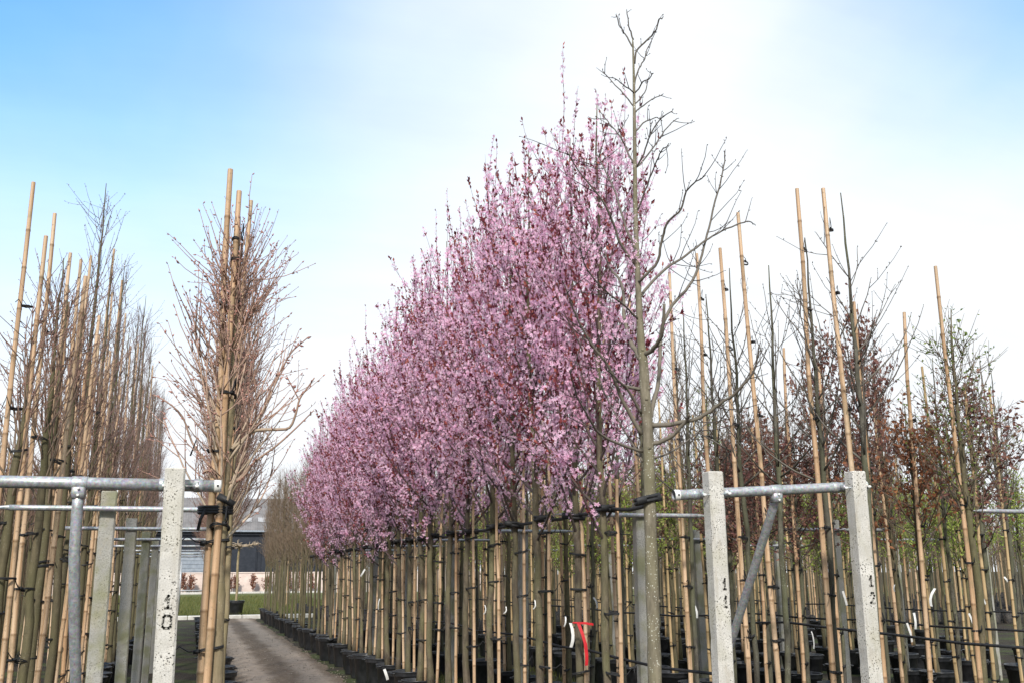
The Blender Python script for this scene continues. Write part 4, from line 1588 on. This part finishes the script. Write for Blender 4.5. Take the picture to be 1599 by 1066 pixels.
GROUPS = [
    (5.9, 'second', 6.6, 25, 0.62), (7.3, 'third', 8.0, 25, 0.62), (9.0, 'fourth', 9.4, 26, 0.66), (10.4, 'fifth', 11.0, 26, 0.7), (12.1, 'sixth', 12.6, 26, 0.8), (13.6, 'seventh', 14.2, 27, 0.9), (15.4, 'eighth', 16, 28, 1.0),
]
for gi, (X, nm, y0, y1, sp) in enumerate(GROUPS):
    y = y0
    i = 0
    while y < y1:
        xx = X + rg.normal(0, 0.05)
        u = rg.random()
        kind, knm, lab = GREENT[rg.integers(0, 3)], 'budding_tree', 'tree with sparse fresh green leaves'
        hs, ws = 1.0, 1.0
        if gi == 0:
            if 8.55 < y < 10.9 or 7.5 < y < 8.45:
                kind, knm, lab = BEECH[rg.integers(0, 2)], 'brown_leaved_tree', 'tree keeping withered brown leaves'
                hs = 0.78 if y > 8.5 else 0.96
                ws = 0.95 if y > 8.5 else 0.62
            elif 6.9 < y <= 7.5:
                kind, knm, lab = BEECH_O[0], 'orange_leaved_tree', 'tree keeping withered orange leaves'
                hs, ws = 0.84, 0.8
            elif y > 11 and u > 0.55:
                kind, knm, lab = LOWG[rg.integers(0, 2)], 'green_leaved_tree', 'low tree with fresh yellow-green leaves'
            elif y > 11:
                kind, knm, lab = (TWIGGY[rg.integers(0, 3)], 'twiggy_tree', 'slender brown twiggy tree') if u < 0.6 else (kind, knm, lab)
        elif gi == 1 and u < 0.25:
            kind, knm, lab = BEECH[rg.integers(0, 2)], 'brown_leaved_tree', 'tree keeping withered brown leaves'
            hs = 0.85
        elif 0.62 < u:
            kind, knm, lab = LOWG[rg.integers(0, 2)], 'green_leaved_tree', 'low tree with fresh yellow-green leaves'
        elif u < 0.40:
            kind, knm, lab = SLIM[rg.integers(0, 4)], 'slim_bare_tree', 'slim dark-stemmed bare tree'
        elif u < 0.6:
            kind, knm, lab = TWIGGY[rg.integers(0, 3)], 'twiggy_tree', 'slender brown twiggy tree'
        le = rg.normal(0, 0.8)
        oi = (', %s' % ORD[i + 1]) if gi < 9 else ''
        place_tree(knm, kind, '%s%s in the %s row from the right rail' % (lab, oi, nm), (xx, y, 0.3), rg.uniform(0, 6.28), (ws, ws, hs * (0.98 + rg.normal(0, 0.05))), '%s of the %s row' % (lab, nm), 'tree', (0, R(le)))
        if gi < 7:
            place_pot(xx, y, 'black pot%s in the %s row from the right rail' % (oi, nm), 'pots of the %s row' % nm)
        if gi < 3 or i % 2:
            ms = CANE_MID if (gi == 0 and i < 6) or rg.random() < 0.25 else CANE_OLD
            place_cane(ms, xx - 0.06, y - 0.03, xx, y, '%s bamboo cane%s in the %s row from the right rail' % ('light' if ms is CANE_MID else 'weathered', oi and ' at tree' + oi, nm), [0.7, 1.15, 1.6, 2.05, 2.9][: 5 if gi < 3 else 3], '%s canes of the %s row' % ('light' if ms is CANE_MID else 'weathered', nm), (R(rg.normal(0, 0.5)), R(rg.normal(0, 0.7))), 0.95 + rg.normal(0, 0.06))
        y += sp + rg.uniform(-0.1, 0.1)
        i += 1

# drip lines along the rows
for X, z, y0, y1, lab in ((3.36, 0.98, 6.2, 24, 'black drip line running low behind the pink row'),
                          (5.2, 1.17, 5.2, 24, 'black drip line crossing behind post 12 at knee height of the canes'),
                          (7.0, 1.12, 7, 24, 'black drip line strung along the third row from the right rail'),
                          (10.0, 1.1, 10, 26, 'black drip line strung along the fifth row from the right rail')):
    b = MB()
    n = int((y1 - y0) / 0.75)
    pts = [(rg.normal(0, 0.012), i * 0.75, rg.normal(0, 0.012)) for i in range(n)]
    b.tube(pts, 0.0115, 6)
    dl = link('drip_line', b.mesh('drip_line', M['rubber']), None, (X, y0, z))
    tag(dl, lab, 'hose')

# ------------------------------------------------------------------ tags and ribbon


def strip_mesh(L, W, curl, mat, seed):
    rg_ = np.random.default_rng(seed)
    b = MB()
    n = 9
    V = []
    for side in (0, 1):
        for i in range(n):
            t = i / (n - 1)
            x = curl * math.sin(t * 2.6) + rg_.normal(0, 0.001)
            y = -0.012 * math.sin(t * 3)
            for s_ in (-1, 1):
                V.append((x + s_ * W / 2, y - side * 0.0012, -t * L))
    Q = []
    for i in range(n - 1):
        a = i * 2
        Q.append((a, a + 1, a + 3, a + 2))
        c_ = n * 2 + i * 2
        Q.append((c_, c_ + 2, c_ + 3, c_ + 1))
    b.add(V, None, Q)
    return b.mesh('strip', M[mat])


tags = [  # photo position, distance, length, width, curl, tilt, label
    (891, 972, 7.55, 0.17, 0.026, 0.02, 4, 'large white tag hanging beside the red ribbon'),
    (883, 962, 7.6, 0.07, 0.012, 0.01, 14, 'small white tag above the red ribbon'),
    (835, 936, 8.0, 0.07, 0.010, 0.02, 20, 'thin white tag tied between two canes left of the red ribbon'),
    (790, 946, 8.6, 0.06, 0.010, 0.02, 30, 'thin white tag on the trunk left of the dark line of pink tree canes'),
    (757, 944, 9.3, 0.08, 0.010, 0.02, 15, 'thin white tag on the fifth pink tree'),
    (570, 888, 14.0, 0.12, 0.03, 0.01, 40, 'white tag fluttering high among the distant pink tree canes'),
    (593, 934, 13.6, 0.14, 0.022, 0.0, 10, 'white tag hanging among the distant pink tree trunks'),
    (600, 1044, 11.4, 0.12, 0.035, 0.0, -20, 'white label standing in a pot beside the track'),
    (927, 932, 10.5, 0.11, 0.02, 0.02, -10, 'curled white tag in the shade behind the second pink tree'),
    (1085, 945, 9.4, 0.11, 0.02, 0.01, -5, 'white tag left of post 11'),
    (1190, 945, 11.0, 0.15, 0.022, 0.0, -6, 'white tag right of the diagonal brace'),
    (1267, 985, 9.3, 0.15, 0.018, 0.0, -5, 'narrow white tag between the brace and post 12'),
    (1316, 922, 9.4, 0.13, 0.022, 0.01, -10, 'white tag just left of post 12'),
    (1397, 912, 10.5, 0.07, 0.016, -0.02, -5, 'small hooked white tag right of post 12'),
    (1416, 972, 8.8, 0.16, 0.022, 0.0, -12, 'white tag hanging lowest right of post 12'),
    (1427, 956, 9.2, 0.14, 0.024, 0.0, 0, 'white tag hanging on the pale trunk right of post 12'),
    (1460, 918, 8.0, 0.14, 0.022, -0.03, 10, 'broad curved white tag on an orange cane near the right edge'),
    (1513, 957, 9.5, 0.15, 0.022, 0.0, -15, 'white tag near the right edge hanging left of a leaning cane'),
    (1527, 922, 9.6, 0.14, 0.02, 0.0, -30, 'slanting white tag near the right edge'),
    (1568, 900, 11.0, 0.06, 0.02, 0.0, -30, 'small white tag closest to the right edge'),
]
for i, (x, y, D, L, W, cu, ti, lab) in enumerate(tags):
    p = px_point(x, y, D)
    ob = link('plant_tag', strip_mesh(L, W * 0.85, cu, 'tag', i), None, p, (0, R(ti), -YAW + rg.normal(0, 0.3)))
    tag(ob, lab, 'tag', 'white plant tags')
p = px_point(903, 972, 7.5)
rb = thing('ribbon', 'bright red ribbon tied to a cane in the pink row', 'ribbon', p)
rb.rotation_euler = (0, 0, -YAW)
link('tail', strip_mesh(0.30, 0.022, 0.03, 'red', 50), rb, (0, 0, 0), (0, R(-7), 0))
link('streamer', strip_mesh(0.11, 0.016, 0.006, 'red', 51), rb, (0.0, 0, 0), (0, R(-82), 0))
b = MB()
a = np.linspace(0, 2 * math.pi, 11)
b.tube(np.stack([0.028 * np.cos(a) - 0.01, 0.028 * np.sin(a) + 0.03, np.zeros(11)], -1), 0.006, 5, False)
link('knot', b.mesh('knot', M['red']), rb)

# ------------------------------------------------------------------ end of the track: trained tree in a pot, shrubs, low fence
tx, ty = 1.78, 41.9
pp = place_pot(tx, ty, 'black pot of the flat-topped trained tree at the end of the track', None, 1.5)
t = thing('trained_tree', 'flat-topped trained tree standing in a pot at the end of the track', 'tree', (tx, ty, 0.45))
rt_ = np.random.default_rng(5)
b = MB()
b.tube(smooth(np.array([(0, 0, 0), (0.02, 0, 0.8), (-0.01, 0, 1.6), (0.03, 0, 2.35)]), 4), np.linspace(0.055, 0.04, 13), 8)
link('trunk', b.mesh('trained_trunk', M['bark_tan']), t)
b = MB()
for k_ in range(14):
    a0 = k_ * 0.449 + rt_.normal(0, 0.1)
    L = 0.75 / max(abs(math.cos(a0)), abs(math.sin(a0)))
    P, rd = grow(rt_, (0.03, 0, 2.3), (math.cos(a0), math.sin(a0), 0.12), min(L, 0.95), 0.03, 0.014, 6, -0.005, 0.07)
    b.tube(P, rd, 6, True, (0.42, 0.33, 0.23))
    for s in rt_.uniform(0.3, 1, 6):
        q, td = sample(P, s)
        S_, r_ = grow(rt_, q, side_dir(rt_, td, R(70)) * np.array((1, 1, 0.3)), rt_.uniform(0.1, 0.3), 0.014, 0.006, 3, 0.02, 0.1)
        b.tube(S_, r_, 4, True, (0.42, 0.33, 0.23))
link('crown', b.mesh('trained_crown', M['twig']), t)

SHR = proto_bare(150, H=1.9, z0=0.3, n_limbs=16, L0=0.8, inc0=(20, 60), sub=(3, 6), bark='bark_dark', r_base=0.03, leaf=BROWN + ORANGE, leaf_n=14, leaf_size=(0.16, 0.06), bud=0.0)
for i in range(16):
    place_tree('brown_shrub', SHR, 'brown-leaved shrub before the pale wall, %s from the left' % ORD[i + 1], (-5.5 + i * 1.15 + rg.normal(0, 0.2), 104.6, 0.02), rg.uniform(0, 6.28), (1.0, 1.0, 0.95 + rg.normal(0, 0.12)), 'shrubs along the pale wall', 'shrub')
fe = thing('low_fence', 'thin metal rail fence on the grass left of the trained tree', 'fence', (-0.4, 46, 0))
b = MB()
b.tube([(-1.5, 0, 1.0), (1.6, 0, 1.0)], 0.03, 8)
link('rail', b.mesh('fence_rail', M['galv']), fe)
for x in (-1.4, 0.0, 1.45):
    b = MB()
    b.tube([(x, 0, 0), (x, 0, 2.2)], 0.045, 8)
    link('post', b.mesh('fence_post', M['galv']), fe)

# the nursery goes on: far rows that read as one mass
rw = np.random.default_rng(31)
b = MB()
for k_ in range(2050):
    yy = 26 + rw.random() ** 1.2 * 44
    xx = rw.uniform(4.5, yy * 1.12)
    if k_ >= 1700:
        if k_ == 1700:
            fw = stuff(link('far_wood', b.mesh('far_wood', M['twig'])))
            tag(fw, 'distant mass of nursery stems and twigs behind the right blocks', 'trees')
            b = MB()
        yy = rw.uniform(19, 40)
        xx = rw.uniform(-2.6 - yy * 0.2, -3.6)
    hh = rw.uniform(3.2, 4.9)
    r0 = rw.uniform(0.022, 0.045)
    tx_, ty_ = rw.normal(0, 0.06, 2)
    tan = rw.random() < 0.35
    c0 = (0.30, 0.21, 0.12) if tan else (0.10, 0.085, 0.05)
    b.tube([(xx, yy, 0), (xx + tx_ * 0.4, yy + ty_ * 0.4, hh * 0.5), (xx + tx_, yy + ty_, hh)], [r0, r0 * 0.8, 0.006], 4, False, np.array(c0) * rw.uniform(0.7, 1.2))
    if yy < 48:
        b.lathe([(0.15, 0), (0.20, 0.39), (0.12, 0.36), (0.0, 0.37)], 8, (xx, yy, 0), (0.014, 0.014, 0.015))
    for q_ in range(16):
        z_ = rw.uniform(1.7, hh * 0.95)
        a_ = rw.uniform(0, 6.28)
        L_ = rw.uniform(0.3, 0.85) * (1.2 - z_ / hh * 0.6)
        b.tube([(xx, yy, z_), (xx + math.cos(a_) * L_ * 0.35, yy + math.sin(a_) * L_ * 0.35, z_ + L_ * 0.45), (xx + math.cos(a_) * L_ * 0.6, yy + math.sin(a_) * L_ * 0.6, z_ + L_)], [0.009, 0.006, 0.003], 3, False, np.array((0.15, 0.105, 0.07)) * rw.uniform(0.7, 1.3))
fw = stuff(link('far_wood', b.mesh('far_wood', M['twig'])))
tag(fw, 'distant mass of nursery stems and twigs behind the left block', 'trees')

# ------------------------------------------------------------------ grass and stones
rgg = np.random.default_rng(99)


def blades(name, pts, h, mat_cols, label):
    b = MB()
    N = len(pts)
    a = rgg.uniform(0, 6.28, N)
    w_ = h * 0.06
    hh = h * rgg.uniform(0.5, 1.2, N)
    d = np.stack([np.cos(a), np.sin(a), np.zeros(N)], -1)
    lean_ = rgg.normal(0, 0.35, (N, 3)) * hh[:, None]
    lean_[:, 2] = 0
    V = np.stack([pts - d * w_, pts + d * w_, pts + lean_ + np.array((0, 0, 1)) * hh[:, None]], 1).reshape(-1, 3)
    T = np.arange(N * 3).reshape(-1, 3)
    c = np.array(mat_cols)[rgg.integers(0, len(mat_cols), N)] * rgg.uniform(0.7, 1.3, (N, 1))
    b.add(V, T, None, np.repeat(c, 3, axis=0))
    ob = stuff(link(name, b.mesh(name, M['leaf'], False)))
    tag(ob, label, 'grass')


GC = [(0.13, 0.145, 0.04), (0.18, 0.17, 0.06), (0.095, 0.115, 0.035)]
P = []
for k_ in range(60):
    cx, cy = rgg.uniform(3.0, 8.0), rgg.uniform(7.5, 17)
    n = 160
    P.append(np.stack([cx + rgg.normal(0, 0.28, n), cy + rgg.normal(0, 0.45, n), np.zeros(n)], -1))
blades('grass', np.vstack(P), 0.11, GC, 'green grass patches on the ground between the right rows')
n = 26000
P = np.stack([rgg.uniform(-6, 8, n), 41.5 + rgg.random(n) ** 1.7 * 40, np.full(n, 0.02)], -1)
blades('lawn_grass', P, 0.22, GC, 'long green grass of the lawn beyond the track')
b = MB()
n = 2600
st = np.stack([rgg.uniform(0.6, 2.55, n), 7 + rgg.random(n) ** 1.3 * 24, np.full(n, 0.022)], -1)
sz = rgg.uniform(0.004, 0.016, n)
o6 = np.array([(1, 0, 0), (-1, 0, 0), (0, 1, 0), (0, -1, 0), (0, 0, 0.7), (0, 0, -0.7)])
V = st[:, None, :] + o6[None] * sz[:, None, None] * rgg.uniform(0.6, 1.3, (n, 6, 1))
f8 = np.array([(0, 2, 4), (2, 1, 4), (1, 3, 4), (3, 0, 4), (2, 0, 5), (1, 2, 5), (3, 1, 5), (0, 3, 5)])
b.add(V.reshape(-1, 3), (f8[None] + (np.arange(n) * 6)[:, None, None]).reshape(-1, 3))
M['stone'] = plain('loose stones', (0.10, 0.08, 0.06), (0.30, 0.26, 0.21), 0.9, 3)
ob = stuff(link('gravel', b.mesh('gravel', M['stone'], False)))
tag(ob, 'loose stones scattered over the compacted track', 'gravel')
